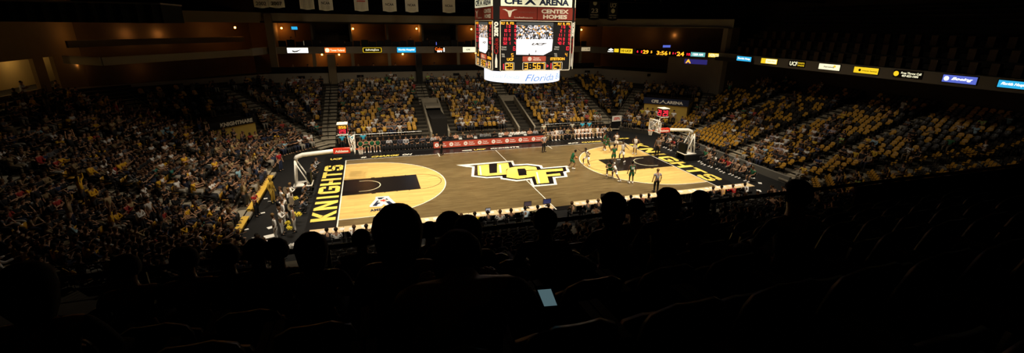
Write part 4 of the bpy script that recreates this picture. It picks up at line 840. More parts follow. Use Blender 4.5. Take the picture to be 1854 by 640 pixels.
def sface(F, q):
    """F origin: lower-left corner of one face; 5.45 wide, 3.5 high"""
    fr = MB(); h = 3.5
    for (a, b, c, d) in ((0, 0, fw, .05), (0, h-.05, fw, h), (0, 0, .05, h), (fw-.05, 0, fw, h)): fr.boxf(F, a, b, 0, c, d, .06, TEXTW)
    for (a, b, c, d) in ((.38, .06, 1.08, .62), (1.72, .06, 3.52, .62), (4.05, .06, 4.85, .62)):
        for e in ((a, b, c, b+.035), (a, d-.035, c, d), (a, b, a+.035, d), (c-.035, b, c, d)): fr.boxf(F, e[0], e[1], 0, e[2], e[3], .05, TEXTW)
    fr.build('face_frame', sbd)
    dg = MB(); parts_ = []
    dg.text(F, 'PLY  FL  PTS', .55, h-.2, .95, .17, .02, E_AMB, .04); dg.text(F, 'PLY  FL  PTS', fw-.6, h-.2, .95, .17, .02, E_AMB, .04)
    Lr = [('1', '0', '3'), ('10', '0', '0'), ('11', '1', '3'), ('33', '0', '4'), ('52', '1', '4')]; Rr = [('1', '0', '4'), ('2', '1', '2'), ('11', '1', '0'), ('24', '0', '0'), ('40', '2', '5')]
    for k in range(5):
        v = h-.5-.285*k
        for rows, x0 in ((Lr, .0), (Rr, fw-1.27)):
            for s, u in zip(rows[k], (.55, .8, 1.22)): seg(dg, F, s, x0+u, v, .12, .2, .02, E_RED, .26)
    seg(dg, F, '6', 1.2, 1.45, .17, .28, .02, E_RED); seg(dg, F, '5', 1.05, 1.0, .16, .26, .02, E_AMB); seg(dg, F, '10', fw-.08, 1.45, .15, .28, .02, E_RED); seg(dg, F, '4', fw-.2, 1.0, .16, .26, .02, E_AMB)
    dg.text(F, 'UCF', .78, .84, .5, .2, .02, E_AMB, .04); dg.text(F, 'STETSON', 4.45, .84, 1.15, .2, .02, E_AMB, .04)
    seg(dg, F, '29', 1.05, .13, .24, .42, .02, E_AMB); seg(dg, F, '3:567', 3.5, .13, .26, .42, .02, E_AMB); seg(dg, F, '24', 4.78, .13, .25, .42, .02, E_AMB); seg(dg, F, '1', .36, .13, .2, .4, .02, E_RED, .3); seg(dg, F, '1', 4.03, .13, .2, .4, .02, E_RED, .3)
    dg.poly(F, [(3.62, .22), (3.78, .34), (3.62, .46)], .02, E_RED)
    dg.build('digit_lettering', sbd)
    lb = MB(); GR = mat('grey_lettering', (.4, .4, .38), .7)
    for x in (.3, fw-1.1): lb.text(F, 'TEAM', x, 1.68, .38, .11, .02, GR, .03); lb.text(F, 'FOULS', x, 1.53, .38, .11, .02, GR, .03); lb.text(F, 'TOL', x-.05, 1.12, .25, .26, .02, GR, .03)
    lb.build('panel_lettering', sbd)
    ad = MB(); ad.boxf(F, 1.72, .68, 0, 3.52, 1.04, .03, E_LED); ad.build('advert_panel', sbd); t = MB(); t.poly(F, [(2.26+.15*math.cos(a*PI/8), .86+.15*math.sin(a*PI/8)) for a in range(16)], .04, E_LEDW); t.text(F, 'Tower', 2.78, .93, .5, .11, .04, E_LEDW, .03); t.text(F, 'FEDERAL', 2.84, .79, .62, .11, .04, E_LEDW, .03); t.build('advert_lettering', sbd)
    vd = MB(); A, B, C_, D = 1.22, 1.12, 4.02, h-.12
    vd.boxf(F, A-.04, B-.04, 0, C_+.04, D+.04, .012, BLACK); vd.rect(F, A, B+1.1, C_, D, .02, E_VIDEO); vd.rect(F, A, D-.2, C_, D, .024, mat('screen_dark', (.02, .02, .02), .5, emit=(.10, .11, .10), es=.6)); vd.poly(F, [(A, B+.05), (C_-.7, B), (C_-.05, B+.3), (C_, B+1.12), (A, B+1.12)], .024, em('screen_court', (1, .93, .88), 1.5))
    random.seed(5+q)
    for k in range(26): x = A+.1+random.random()*2.6; y = B+1.05+random.random()*.25; vd.rect(F, x, y, x+.06, y+.16, .028, em('screen_white', (.9, .88, .95), 1.3) if k % 3 else TEXTD)
    vd.text(F, 'UCF', A+1.75, B+.78, 1.2, .16, .03, TEXTD, .05, .5); vd.text(F, 'A', A+1.5, B+.28, .12, .2, .03, TEXTD, .05)
    vd.rect(F, A+.95, B, A+1.05, B+.12, .03, TEXTD); vd.build('video_screen', sbd)
    sg = MB(); sg.boxf(F, -.02, h+.06, 0, 2.72, h+.9, .05, DKRED); sg.boxf(F, 2.76, h+.06, 0, fw+.02, h+.9, .05, DKRED); sp = sg.build('sponsor_panel', sbd)
    t = MB(); t.text(F, 'CENTEX', 4.1, h+.64, 2.1, .28, .06, TEXTW, .04); t.text(F, 'HOMES', 4.12, h+.28, 1.85, .28, .06, TEXTW, .04)
    t.poly(F, [(.15, h+.72), (.4, h+.74), (.55, h+.66), (.85, h+.66), (1.0, h+.74), (1.25, h+.72), (1.02, h+.66), (.86, h+.56), (.8, h+.35), (.76, h+.22), (.64, h+.22), (.6, h+.35), (.54, h+.56), (.38, h+.66)], .06, TEXTW)
    t.text(F, 'TexasLonghorn', 1.95, h+.55, 1.25, .14, .06, mat('dim_lettering', (.22, .06, .04), .8), .01); t.text(F, 'TexasRoadhouse.com', 1.7, h+.2, 1.4, .11, .06, TEXTW, .0); t.build('sponsor_lettering', sp)
    ns = MB(); ns.boxf(F, .06, h+.94, 0, fw-.06, h+1.75, .06, mat('lit_cream_sign', (.75, .74, .50), .6, emit=(1, .97, .68), es=.42)); nsp = ns.build('name_sign', sbd)
    t = MB(); NV = mat('sign_navy', (.01, .02, .06), .6); t.text(F, 'CFE', .95, h+1.27, 1.3, .42, .07, NV, .05); t.text(F, 'ARENA', 4.0, h+1.25, 2.3, .42, .07, NV, .05)
    t.poly(F, [(1.75, h+1.05), (2.05, h+1.32), (2.2, h+1.5), (2.35, h+1.32), (2.65, h+1.05), (2.45, h+1.05), (2.2, h+1.22), (1.95, h+1.05)], .072, NV)
    for k in range(7):
        a = (20+k*23)*PI/180; b0 = .28; t.poly(F, [(2.2+b0*math.cos(a-.06), h+1.28+b0*math.sin(a-.06)), (2.2+.62*math.cos(a-.1), h+1.28+.45*math.sin(a-.1)), (2.2+.62*math.cos(a+.1), h+1.28+.45*math.sin(a+.1)), (2.2+b0*math.cos(a+.06), h+1.28+b0*math.sin(a+.06))], .071, YEL)
    t.build('sign_lettering', nsp)
for q in range(4):
    an = q*PI/2; cx, cy = -fw/2*math.cos(an)+HS*math.sin(an), -fw/2*math.sin(an)-HS*math.cos(an)
    F = Fr((SBX+cx, SBY+cy, ZB), (math.cos(an), math.sin(an), 0), (0, 0, 1)); F.o += F.n*.02; sface(F, q)
    # corner panel with sideways lettering and a bottle
    a0 = c8[(2*q+1) % 8]; a1 = c8[(2*q+2) % 8]; d = V3((a1[0]-a0[0], a1[1]-a0[1], 0)); F = Fr((a0[0], a0[1], ZB), d, (0, 0, 1)); F.o += F.n*.02; G = Fr(F.at(0, 0), F.y, -F.x); G = Fr(F.o, F.y, -F.x); t = MB(); wv = d.length
    t.text(G, 'zero', 2.9, -wv/2, 1.0, .34, .02, WHITE, .04); t.text(G, 'Coke', 1.75, -wv/2, 1.1, .36, .02, mat('script_red', (.22, .01, .01), .6), .03)
    t.poly(F, [(wv/2-.09, .25), (wv/2+.09, .25), (wv/2+.1, .75), (wv/2+.04, 1.05), (wv/2+.03, 1.2), (wv/2-.03, 1.2), (wv/2-.04, 1.05), (wv/2-.1, .75)], .02, WHITE); t.build('corner_lettering', sbd)
rg = MB(); n_ = 64; R_ = 3.02; 
for k in range(n_):
    a, b = 2*PI*k/n_, 2*PI*(k+1)/n_; P0 = lambda an, z, r=R_: (SBX+r*math.cos(an), SBY+r*math.sin(an), z)
    rg.add([P0(a, 8.02), P0(b, 8.02), P0(b, 8.86), P0(a, 8.86)], [(0, 1, 2, 3)], E_RING)
    rg.add([P0(a, 8.0), P0(b, 8.0), (SBX, SBY, 8.0)], [(0, 2, 1)], BLACK)
rg.build('ring_screen', sbd); rt = MB()
def ringtext(s, a0, ang, zc, h, m, shear=.35):
    vs, fs, bb = text_geo(s, .0, shear); out = []
    for x, y in vs: t = a0+(x-bb[0])/(bb[2]-bb[0])*ang; out.append((SBX+(R_+.02)*math.cos(t), SBY+(R_+.02)*math.sin(t), zc+(y-bb[1])/(bb[3]-bb[1])*h-h/2))
    rt.add(out, fs, m)
for k in range(2): ringtext('Florida', (-104+180*k)*PI/180, 48*PI/180, 8.42, .50, E_RINGT); ringtext('Blue', (-50+180*k)*PI/180, 26*PI/180, 8.42, .42, E_RINGT); ringtext('Your Local Florida', (-172+180*k)*PI/180, 60*PI/180, 8.48, .3, em('ring_text_pale', (.50, .58, .9), 1.2))
rt.build('ring_lettering', sbd)
cb = MB()
for x, y in ((-2, -2), (2, -2), (-2, 2), (2, 2)): cb.tube([(SBX+x, SBY+y, 15.2), (SBX+x*.6, SBY+y*.6, 24)], .04, STEEL, 6)
cb.build('cable', sbd)
# ------------------------------------------------------------------ hoops
def hoop(sgn, base_x, label):
    """sgn +1: court lies towards +x"""
    r = empty('basketball_hoop', (0, 0, 0), 0, label, 'basketball hoop', 'court hoops'); X0 = 0 if sgn > 0 else L; y = W/2
    X = lambda d: X0+sgn*d
    a = MB(); a.tube([(X(-3.2), y, .6), (X(-3.02), y, 2.6)], .09, WHITEM, 8); a.tube([(X(-3.02), y, 2.55), (X(-2.9), y, 2.72), (X(-2.5), y, 2.86), (X(-.4), y, 3.0), (X(1.0), y, 3.04)], .16, WHITEM, 8)
    for s in (-.5, .5): a.tube([(X(-3.2), y+s, .6), (X(-3.02), y+s*.7, 2.55)], .065, WHITEM, 6); a.tube([(X(-3.0), y+s*.7, 2.35), (X(-2.25), y+s, .75)], .05, WHITEM, 6); a.tube([(X(-3.15), y+s, 1.1), (X(-3.0), y-s*.7, 2.3)], .035, WHITEM, 6)
    a.box(min(X(-3.35), X(-2.05)), y-.6, .56, max(X(-3.35), X(-2.05)), y+.6, .66, WHITEM)
    a.build('boom_arm', r, True)
    b = MB(); b.box(min(X(-4.2), X(-2.1)), y-.75, .02, max(X(-4.2), X(-2.1)), y+.75, .55, BLACK); b.box(min(X(-2.35), X(-2.1)), y-.5, .02, max(X(-2.35), X(-2.1)), y+.5, 1.6, BLACK); b.build('base', r)
    p = MB(); p.box(min(X(-.35), X(.85)), y-.19, 2.82, max(X(-.35), X(.85)), y+.19, 3.18, REDPAD); pp = p.build('arm_padding', r)
    t = MB(); F = Fr((X(.25), y-.195, 3.0), (1, 0, 0), (0, 0, 1)); t.text(F, 'Athletes', 0, 0, .95, .2, .005, WHITE, .04); F = Fr((X(.25), y+.195, 3.0), (-1, 0, 0), (0, 0, 1)); t.text(F, 'Athletes', 0, 0, .95, .2, .005, WHITE, .04); t.build('pad_lettering', pp)
    g = MB(); g.box(min(X(1.2), X(1.22)), y-.9, 2.95, max(X(1.2), X(1.22)), y+.9, 3.98, GLASS); bb = g.build('backboard', r); f = MB()
    for (y0, z0, y1, z1) in ((y-.92, 2.92, y+.92, 3.0), (y-.92, 3.94, y+.92, 4.0), (y-.92, 2.95, y-.85, 4.0), (y+.85, 2.95, y+.92, 4.0), (y-.3, 3.1, y-.25, 3.55), (y+.25, 3.1, y+.3, 3.55), (y-.3, 3.5, y+.3, 3.55)): f.box(min(X(1.17), X(1.235)), y0, z0, max(X(1.17), X(1.235)), y1, z1, WHITEM)
    f.build('board_frame', bb)
    br = MB(); br.tube([(X(.9), y, 3.1), (X(.75), y, 4.1)], .05, WHITEM, 6)
    for s in (-.8, .8): br.tube([(X(.9), y, 3.3), (X(1.17), y+s, 3.92)], .035, WHITEM, 6); br.tube([(X(.9), y, 3.9), (X(1.17), y+s, 3.05)], .035, WHITEM, 6); br.tube([(X(.9), y, 3.95), (X(1.17), y+s, 3.95)], .035, WHITEM, 6)
    br.tube([(X(.75), y, 4.1), (X(.5), y-.25, 4.35)], .04, WHITEM, 6); br.tube([(X(.75), y, 4.1), (X(.5), y+.25, 4.35)], .04, WHITEM, 6); br.build('board_brace', r, True)
    hc = V3((X(1.6), y, 3.05)); ri = MB(); ri.tube([hc+V3((.23*math.cos(k*PI/12), .23*math.sin(k*PI/12), 0)) for k in range(25)], .012, RIM, 6); ri.box(min(X(1.23), X(1.38)), y-.07, 3.0, max(X(1.23), X(1.38)), y+.07, 3.07, RIM); rr = ri.build('rim', r)
    ne = MB()
    for k in range(12):
        for s in (1, -1):
            pts = []
            for j in range(5): aa = (k+s*j*.5)*PI/6; rad = .225-.10*math.sin(min(1, j/4)*PI/2); pts.append(hc+V3((rad*math.cos(aa), rad*math.sin(aa), -.02-.42*j/4)))
            ne.tube(pts, .006, NET, 4)
    ne.build('net', rr)
    # shot clock box above the board, a face on each side
    c = V3((X(.48), y, 4.70)); s_ = MB(); s_.box(c.x-.33, c.y-.38, c.z-.36, c.x+.33, c.y+.38, c.z+.34, BLACK); s_.box(c.x-.38, c.y-.42, c.z+.34, c.x+.38, c.y+.42, c.z+.40, WHITEM); s_.box(c.x-.36, c.y-.40, c.z-.42, c.x+.36, c.y+.40, c.z-.36, WHITEM); sc = s_.build('shot_clock', r); dg = MB()
    for an in range(4):
        n_ = V3((math.cos(an*PI/2), math.sin(an*PI/2), 0)); F = Fr(c+n_*(.335 if an % 2 == 0 else .385), V3((0, 0, 1)).cross(n_), (0, 0, 1))
        if sgn > 0: seg(dg, F, '356', .3, .06, .15, .2, .01, E_AMB, .25); seg(dg, F, '29', .26, -.3, .2, .3, .01, E_RED, .25)
        else: seg(dg, F, '29', .3, -.28, .24, .5, .01, E_RED, .3)
    dg.build('clock_lettering', sc); return r
hoop(1, -3, 'white framed basketball hoop with red arm pad, band end'); hoop(-1, L+3, 'white framed basketball hoop with red arm pad, gold-seat end')
# ------------------------------------------------------------------ red advertising boards / scorers' tables
x0 = 8.35
for q in range(8):
    a = x0+q*1.49; 
    b = MB(); b.box(a, 17.2, .12, a+1.47, 17.26, .76, E_LED); o = tag(b.build('advertising_board'), f"lit red advertising board with round emblem, {ordn(q)} along the bench-side sideline", 'advertising board', 'red sideline boards'); fr = MB(); fr.box(a-.005, 17.26, 0, a+1.475, 18.0, .82, BLACK); fr.box(a-.005, 17.19, 0, a+1.475, 17.27, .12, BLACK); fr.build('table_body', o)
    F = Fr((a, 17.195, .44), (1, 0, 0), (0, 0, 1)); t = MB(); t.poly(F, [(.32+.21*math.cos(k*PI/9), .21*math.sin(k*PI/9)) for k in range(18)], .003, E_LEDW); t.poly(F, [(.32+.06*math.cos(k*PI/6), .06*math.sin(k*PI/6)) for k in range(12)], .006, E_LED); t.text(F, 'Tower', .9, .1, .52, .14, .003, E_LEDW, .03); t.text(F, 'Federal', .95, -.1, .62, .14, .003, E_LEDW, .03); t.build('lettering', o)
CHM = MB(); CHM.box(-.22, -.2, .42, .22, .22, .46, BLACK); CHM.box(-.22, -.23, .5, .22, -.19, .86, BLACK)
for s in (-.21, .21):
    for y_ in (-.2, .2): CHM.tube([(s, y_, 0), (s, y_, .42)], .014, STEEL, 5)
    CHM.tube([(s, -.21, .42), (s, -.21, .84)], .012, STEEL, 5)
csm = asmesh(CHM, 'chair', False)
def split_chair():
    a = MB(); a.box(-.22, -.2, .42, .22, .22, .46, BLACK); b = MB(); b.box(-.22, -.27, .56, .22, -.23, .80, BLACK); b.box(-.2, -.275, .56, .2, -.27, .62, STEEL); c = []
    for s in (-.21, .21):
        for y_ in (-.2, .2): l_ = MB(); l_.tube([(s, y_, 0), (s, y_, .44 if y_ > 0 else .8)], .014, STEEL, 5); c.append(asmesh(l_, 'leg'))
    return asmesh(a, 'seat', False), asmesh(b, 'backrest', False), c
CS, CB, CL = split_chair()
def chair(x, y, rz, label, group):
    o = empty('folding_chair', (x, y, 0), rz, label, 'chair', group); linked('seat', CS, o); linked('backrest', CB, o)
    for l_ in CL: linked('leg', l_, o)
WH = (.86, .84, .80); BK = (.015, .015, .017); GN = (.012, .11, .045); GY = (.34, .34, .36); CY = (.05, .42, .62); SHG = (.02, .05, .03)
random.seed(11)
# officials behind the red boards
for q in range(17):
    x = 8.9+q*.68+random.uniform(-.1, .1); col, cn = random.choice([(WH, 'white'), (BK, 'black'), (GY, 'grey'), (BK, 'black'), ((.55, .28, .18), 'orange'), ((.3, .3, .28), 'light grey')])
    chair(x, 18.45, PI, f"black folding chair behind the red boards, {ordn(q)} along", 'chairs at the red boards'); person((x, 18.45, 0), PI, random.choice(['sit_table', 'sit_phone', 'sit_cross']), f"table official in {cn} shirt behind the red boards, {ordn(q)} along", col, BK, sl=2, name='table_official', group='officials behind the red boards')
for q, x in enumerate((11.2, 12.8, 15.5, 16.6, 18.3)):
    b = MB(); b.box(x-.17, 17.5, .82, x+.17, 17.75, .84, PAPER); b.box(x-.17, 17.72, .84, x+.17, 17.74, 1.05, mat('laptop_grey', (.3, .3, .3), .5)); tag(b.build('laptop'), f"open grey laptop on the red boards table, {ordn(q)} along", 'laptop', 'laptops on the red boards')
# visiting bench: green shirts, then dark suits; home bench: white shirts
for q in range(14):
    x = 1.3+q*.55; gr = q < 4
    chair(x, 18.1, PI, f"black bench chair, visitors' bench, {ordn(q)} along", "visitors' bench chairs")
    person((x, 18.1, 0), PI, random.choice(['sit_lap', 'sit_lean', 'sit_cross']), f"{'visiting player in green' if gr else 'visiting coach in dark suit'} on the bench beside the near hoop, {ordn(q)} seat", (GN if gr else random.choice([BK, GY, (.05, .05, .07), BK])), (GN if gr else BK), sl=0 if gr else 2, ln=0 if gr else 1, skin=SKINS[random.choice([0, 1, 2])] if gr else None, shoes=WH if gr else BK, name='bench_player' if gr else 'coach', group="visitors' bench")
for q in range(18):
    x = 20.7+q*.46; wh = q in (2, 3, 8, 9, 10, 11, 12, 14, 15)
    chair(x, 18.0, PI, f"black bench chair, home bench, {ordn(q)} along", 'home bench chairs')
    person((x, 18.0, 0), PI, random.choice(['sit_lap', 'sit_lean', 'sit_cross']), f"{'home player in white' if wh else 'home staff member in dark clothes'} on the far bench, {ordn(q)} seat", (WH if wh else random.choice([BK, GY, (.36, .26, .12), BK])), (WH if wh else random.choice([BK, (.3, .22, .12)])), sl=0 if wh else 2, ln=0 if wh else 1, shoes=WH if wh else BK, name='bench_player' if wh else 'staff_member', group='home bench')
for x, y, col, cn in ((20.9, 18.9, (.62, .58, .42), 'cream'), (25.7, 19.0, CY, 'cyan'), (26.6, 19.05, CY, 'cyan'), (24.4, 18.95, (.5, .46, .36), 'beige')): person((x, y, 0), PI, 'stand', f"person in {cn} shirt standing behind the home bench" + (', nearer the scoreboard side' if x == 25.7 else ', nearer the end hoop' if x == 26.6 else ''), col, BK, name='team_helper', group='standing behind the home bench')
for x in (.2, 1.1, 2.2): person((x-.6, 19.1, 0), PI, 'stand', 'person in cyan shirt behind the visitors\' bench, '+{.2: 'nearest the hoop', 1.1: 'between the other two', 2.2: 'farthest from the hoop'}[x], CY, BK, name='team_helper', group="standing behind the visitors' bench")
# low black barrier with rail in front of the bench-side stand
for a, b_, nm in ((-1.0, 7.5, "behind the visitors' bench"), (21.0, 29.8, 'behind the home bench')):
    m = MB(); m.box(a, 19.9, 0, b_, 20.0, 1.0, BLACK); o = tag(m.build('barrier'), 'black crowd barrier with thin rail '+nm, 'barrier'); t = MB(); t.tube([(a, 19.95, 1.35), (b_, 19.95, 1.35)], .025, STEEL, 6)
    for k in range(8): x = a+(b_-a)*k/7; t.tube([(x, 19.95, 1.0), (x, 19.95, 1.35)], .02, BLACKM, 5)
    t.build('rail', o)
# white boards with red lettering on camera platforms
for (u, v, w_, h_, nm, sgn) in ((556, 250, 18, 10, 'small white placard with red lettering left of the near hoop', 1), (1117, 215, 20, 10, 'small white placard with red lettering by the far corner', 1)):
    p = ony(u, v, 20.2); s = (p-C0).dot(_f)/FPX; F = Fr(p, (1, .1*sgn, 0), (0, 0, 1)); b = MB(); b.boxf(F, -w_*s/2, -h_*s/2, -.05, w_*s/2, h_*s/2, 0, mat('placard_white', (.8, .76, .7), .7)); o = tag(b.build('placard'), nm, 'sign'); t = MB(); t.text(F, 'ESPN', 0, 0, w_*s*.7, h_*s*.5, .006, REDP, .05, .2); t.rect(F, -w_*s*.36, .0, w_*s*.36, .02, .009, WHITE); t.build('lettering', o)
    lg = MB(); lg.box(p.x-.6, 20.28, 0, p.x+.6, 20.45, max(.3, p.z-h_*s/2+.02), BLACK); lg.build('stand', o)
# ------------------------------------------------------------------ press tables along the near sideline
random.seed(4)
def table(x0, x1, q):
    o = empty('press_table', ((x0+x1)/2, -1.85, 0), 0, f"cream topped press table, {ordn(q)} from the band end", 'table', 'press tables'); w_ = (x1-x0)/2
    t = MB(); t.box(-w_+.01, -.36, .72, w_-.01, .38, .75, TABLETOP); t.build('tabletop', o); s = MB(); s.box(-w_+.01, .34, .03, w_-.01, .37, .72, BLACK); s.build('skirt', o)
    for sx in (-1, 1):
        for sy in (-.3, .28): l_ = MB(); l_.tube([(sx*(w_-.12), sy, 0), (sx*(w_-.12), sy, .72)], .02, STEEL, 6); l_.build('leg', o)
tx = -1.35; q = 0
while tx < 29.3:
    if 13.2 < tx < 14.3: tx = 15.1; continue
    x1 = min(tx+1.86, 30.0) if not (tx < 13.6 < tx+1.86) else 13.8
    table(tx, x1, q); q += 1; tx = x1+.01
for q in range(58):
    x = -1.1+q*.53+random.uniform(-.1, .1)
    if 13.5 < x < 15.3: continue
    y = -1.82+random.uniform(-.12, .1); a = random.uniform(-.3, .3); F = Fr((x, y, .753), (math.cos(a), math.sin(a), 0), (-math.sin(a), math.cos(a), 0)); b = MB(); b.boxf(F, -.13, -.17, 0, .13, .17, .008, PAPER); tag(b.build('paper_sheet'), 'white paper sheet lying on the cream press tables', 'paper', 'papers on the press tables')
def pt(u, v, z=.75): return onz(u, v, z)
PR = [(590, 'black', BK), (606, 'white', WH), (638, 'white', WH), (661, 'tan', (.48, .34, .16)), (688, 'black', BK), (752, 'black', BK), (834, 'charcoal', (.04, .04, .045)), (860, 'yellow', (.80, .58, .02)), (884, 'black', BK), (905, 'white', WH), (925, 'black', BK), (952, 'light blue', (.42, .52, .60)), (974, 'khaki', (.36, .32, .18)), (994, 'pink', (.62, .45, .46)), (1040, 'brown', (.08, .06, .03)), (1066, 'charcoal', (.05, .055, .05)), (1085, 'black', BK), (1131, 'white', WH), (1145, 'tan', (.4, .28, .15)), (1166, 'rust', (.3, .1, .05)), (1176, 'black', BK), (1214, 'maroon', (.14, .015, .01)), (1295, 'black', BK), (1313, 'orange', (.62, .34, .10)), (1332, 'red', (.55, .03, .03)), (1356, 'white', WH)]
for q, (u, cn, col) in enumerate(PR):
    vq = 425-(u-560)*.107; p = pt(u, vq-8, 1.0); x = p.x
    # sit on the line y = -2.75, at the place where this head shows against the table
    r_ = _ray(u, vq-22); t_ = (-2.85-C0.y)/r_.y; x = (C0+r_*t_).x
    chair(x, -2.95, 0, f"black folding chair at the press tables under the person in {cn}, {ordn(q)} along", 'press table chairs')
    person((x, -2.95, 0), random.uniform(-.2, .2), random.choice(['sit_table', 'sit_table', 'sit_lean', 'sit_lap']), f"seated person in {cn} shirt at the press tables, seen from behind, {ordn(q)} along", col, BK, sl=random.choice([1, 2]), name='reporter', group='people at the press tables')
for q, (u, w_, h_, z, cn, mt) in enumerate(((884, .34, .24, .75, 'small pale', mat('screen_pale', (.25, .25, .28), .5, emit=(.5, .55, .7), es=.35)), (956, .52, .36, .80, 'dark', mat('screen_dim', (.05, .04, .05), .4, emit=(.10, .07, .10), es=.3)), (991, .56, .36, .84, 'blue', mat('screen_blue', (.02, .02, .04), .4, emit=(.03, .04, .14), es=.6)), (1094, .46, .34, .80, 'dark', mat('screen_dim2', (.03, .02, .02), .4)))):
    r_ = _ray(u, 425-(u-560)*.107-16); t_ = (-1.75-C0.y)/r_.y; x = (C0+r_*t_).x; o = MB(); F = Fr((x, -1.70, z+.06), (1, 0, 0), (0, -.1, 1)); o.boxf(F, -w_/2, 0, -.04, w_/2, h_, 0, BLACK); o.rect(F, -w_/2+.02, .02, w_/2-.02, h_-.02, .004, mt); b = tag(o.build('monitor'), f"{cn} monitor standing on the press tables, {ordn(q)} along", 'monitor', 'press table monitors'); s = MB(); s.box(x-.12, -1.8, .75, x+.12, -1.62, .77, BLACK); s.box(x-.03, -1.73, .76, x+.03, -1.69, z+.1, BLACK); s.build('stand', b)
# ------------------------------------------------------------------ players, officials
def at0(u, v): p = onz(u, v, .02); return (p.x, p.y, .055)
def player(u, v, tgt, pose, team, label, sk=4, scale=1.06, dz=0):
    p = at0(u, v); c = WH if team == 'w' else GN
    return person((p[0], p[1], p[2]+dz), face(p, tgt), pose, label, c, c, sl=0, ln=0, skin=SKINS[sk], hair=HAIRS[3], shoes=WH, name='basketball_player', group='players on the court', scale=scale, top='jersey')
HP = (L-1.6, 7.6)
player(1062, 300, (19, 7.5), 'defend', 'w', 'player in white guarding the ball handler with arms wide'); g1 = player(1035, 306, (23, 7.4), 'dribble', 'g', 'player in green dribbling near centre court', 3)
player(1142, 333, (24, 12), 'stand', 'g', 'player in green with pale number standing at the arc nearest the camera', 4, 1.05)
player(1114, 326, (19, 6), 'lunge', 'w', 'player in white lunging low at the near side of the arc', 4, 1.05); player(1104, 318, (20, 2), 'crouch', 'g', 'player in green crouched behind the lunging white player', 4, 1.3)
player(1126, 293, (19, 7), 'reach', 'w', 'tall player in white with arms spread at the free throw line', 4, 1.12); player(1110, 298, (24, 14), 'stand_cross', 'g', 'player in green beside the free throw line', 3)
player(1100, 276, (20, 9), 'run', 'g', 'player in green in front of the home bench, left of the pair', 4); player(1093, 272, (30, 8), 'stand_hip', 'g', 'player in green nearest the home bench', 3)
player(1115, 272, (19, 8), 'stand_clap', 'w', 'player in white beside the greens near the home bench', 3); player(1149, 280, (21, 7), 'stand_hip', 'w', 'player in white near the baseline corner, hands low', 3)
p = at0(1187, 349); person(p, face(p, (26, 20)), 'stand', 'referee in grey shirt and black trousers with back to camera', (.40, .40, .42), BK, name='referee', group='referees', scale=1.05, skin=SKINS[1])
p = at0(984, 276); person(p, face(p, (22, 5)), 'stand_hip', 'referee in pale grey shirt at the far sideline', (.46, .45, .48), BK, name='referee', group='referees', scale=1.05, skin=SKINS[1])
p = at0(1189, 282); person(p, face(p, (20, 6)), 'stand', 'referee with black trousers under the far hoop', (.24, .2, .18), BK, name='referee', group='referees', scale=1.05)
p = at0(799, 281); person(p, face(p, (20, 6)), 'stand', 'coach all in black standing at the sideline before the red boards', (.008, .008, .008), (.008, .008, .008), sl=2, name='coach')
nb = [o for o in bpy.data.objects if o.get('label', '').startswith('player in green with pale number')][0]
t = MB(); t.text(Fr((0, -.175, 1.28), (1, 0, 0), (0, 0, 1)), '10', 0, 0, .2, .2, .0, WHITE, .05); t.build('number_lettering', nb)
random.seed(31)
for q in range(7):
    F_ = sidefr(1, -9.9-q*.62, 2.2, 0).o; person((F_.x, F_.y, Z0+.5), math.atan2(S2, -S2), random.choice(['stand', 'stand_cross', 'stand_hip']), f"person standing under the navy sign, {ordn(q)} from the bench side", random.choice([WH, BK, GY, (.5, .4, .05), BK]), BK, name='bystander', group='standing under the navy sign')
# ball at the dribbler's hands
gp = at0(1035, 306); dv = V3((23-gp[0], 7.4-gp[1], 0)).normalized(); b = MB(); b.ball((gp[0]+dv.x*.38-dv.y*0, gp[1]+dv.y*.38, 1.02), .12, BALL, 12); tag(b.build('basketball', smooth=True), 'orange basketball in the green dribbler\'s hands', 'ball')
# ------------------------------------------------------------------ band end: band members, cheerleaders, photographers
random.seed(9)
BAND = [(502, 437, 'stand', 'white with gold stripe', WH), (512, 425, 'horn', 'white', WH), (517, 408, 'stand', 'white', WH), (508, 400, 'horn', 'black and white', BK), (521, 398, 'stand_clap', 'white', WH), (527, 385, 'stand', 'white', WH), (514, 383, 'stand_hip', 'white', WH), (530, 375, 'horn', 'white', WH), (535, 420, 'stand', 'white dress', WH)]
for q, (u, v, ps, cn, col) in enumerate(BAND):
    p = onz(u, v, 0); person((p.x, p.y, 0), face(p, (-6, p.y-1)) if q % 2 == 0 else face(p, (3, p.y)), ps, f"band member in {cn} uniform beside the near baseline, {ordn(q)} from the front", col, WH if q != 8 else WH, sl=2 if q < 8 else 0, name='band_member', group='band beside the near baseline', scale=.98)
for q, (u, v) in enumerate(((500, 372), (510, 392), (507, 405))):
    p = onz(u, v, 0); d = MB(); d.tube([(p.x+.4, p.y-.1, 1.0), (p.x+.75, p.y-.25, 1.1)], .26, BLACK, 16); o = tag(d.build('drum'), f"black marching drum held by the band, {ordn(q)} from the far side", 'drum', 'band drums'); f = MB(); f.tube([(p.x+.75, p.y-.25, 1.1), (p.x+.78, p.y-.26, 1.108)], .27, STEEL, 16); f.build('hoop', o)
p = onz(495, 368, 0); person((p.x, p.y, 0), face(p, (5, 2)), 'stand', 'person all in gold costume beside the gold bench', (.40, .25, .03), (.36, .22, .03), sl=2, skin=(.42, .28, .05), hair=(.35, .22, .04), name='costumed_person', scale=1.05)
p = onz(466, 392, 0); person((p.x, p.y, 0), face(p, (0, 2)), 'stand_cross', 'person in red shirt standing before the gold bench', (.42, .02, .02), BK, name='staff_member')
p = onz(513, 284, 0); person((p.x, p.y, 0), face(p, (5, 8)), 'stand', 'person in red shirt beside the corner tunnel, upper of the two', (.42, .02, .025), BK, name='staff_member')
p = onz(509, 310, 0); person((p.x, p.y, 0), face(p, (5, 8)), 'stand', 'person in red shirt beside the corner tunnel, lower of the two', (.42, .02, .025), (.03, .04, .08), name='staff_member')
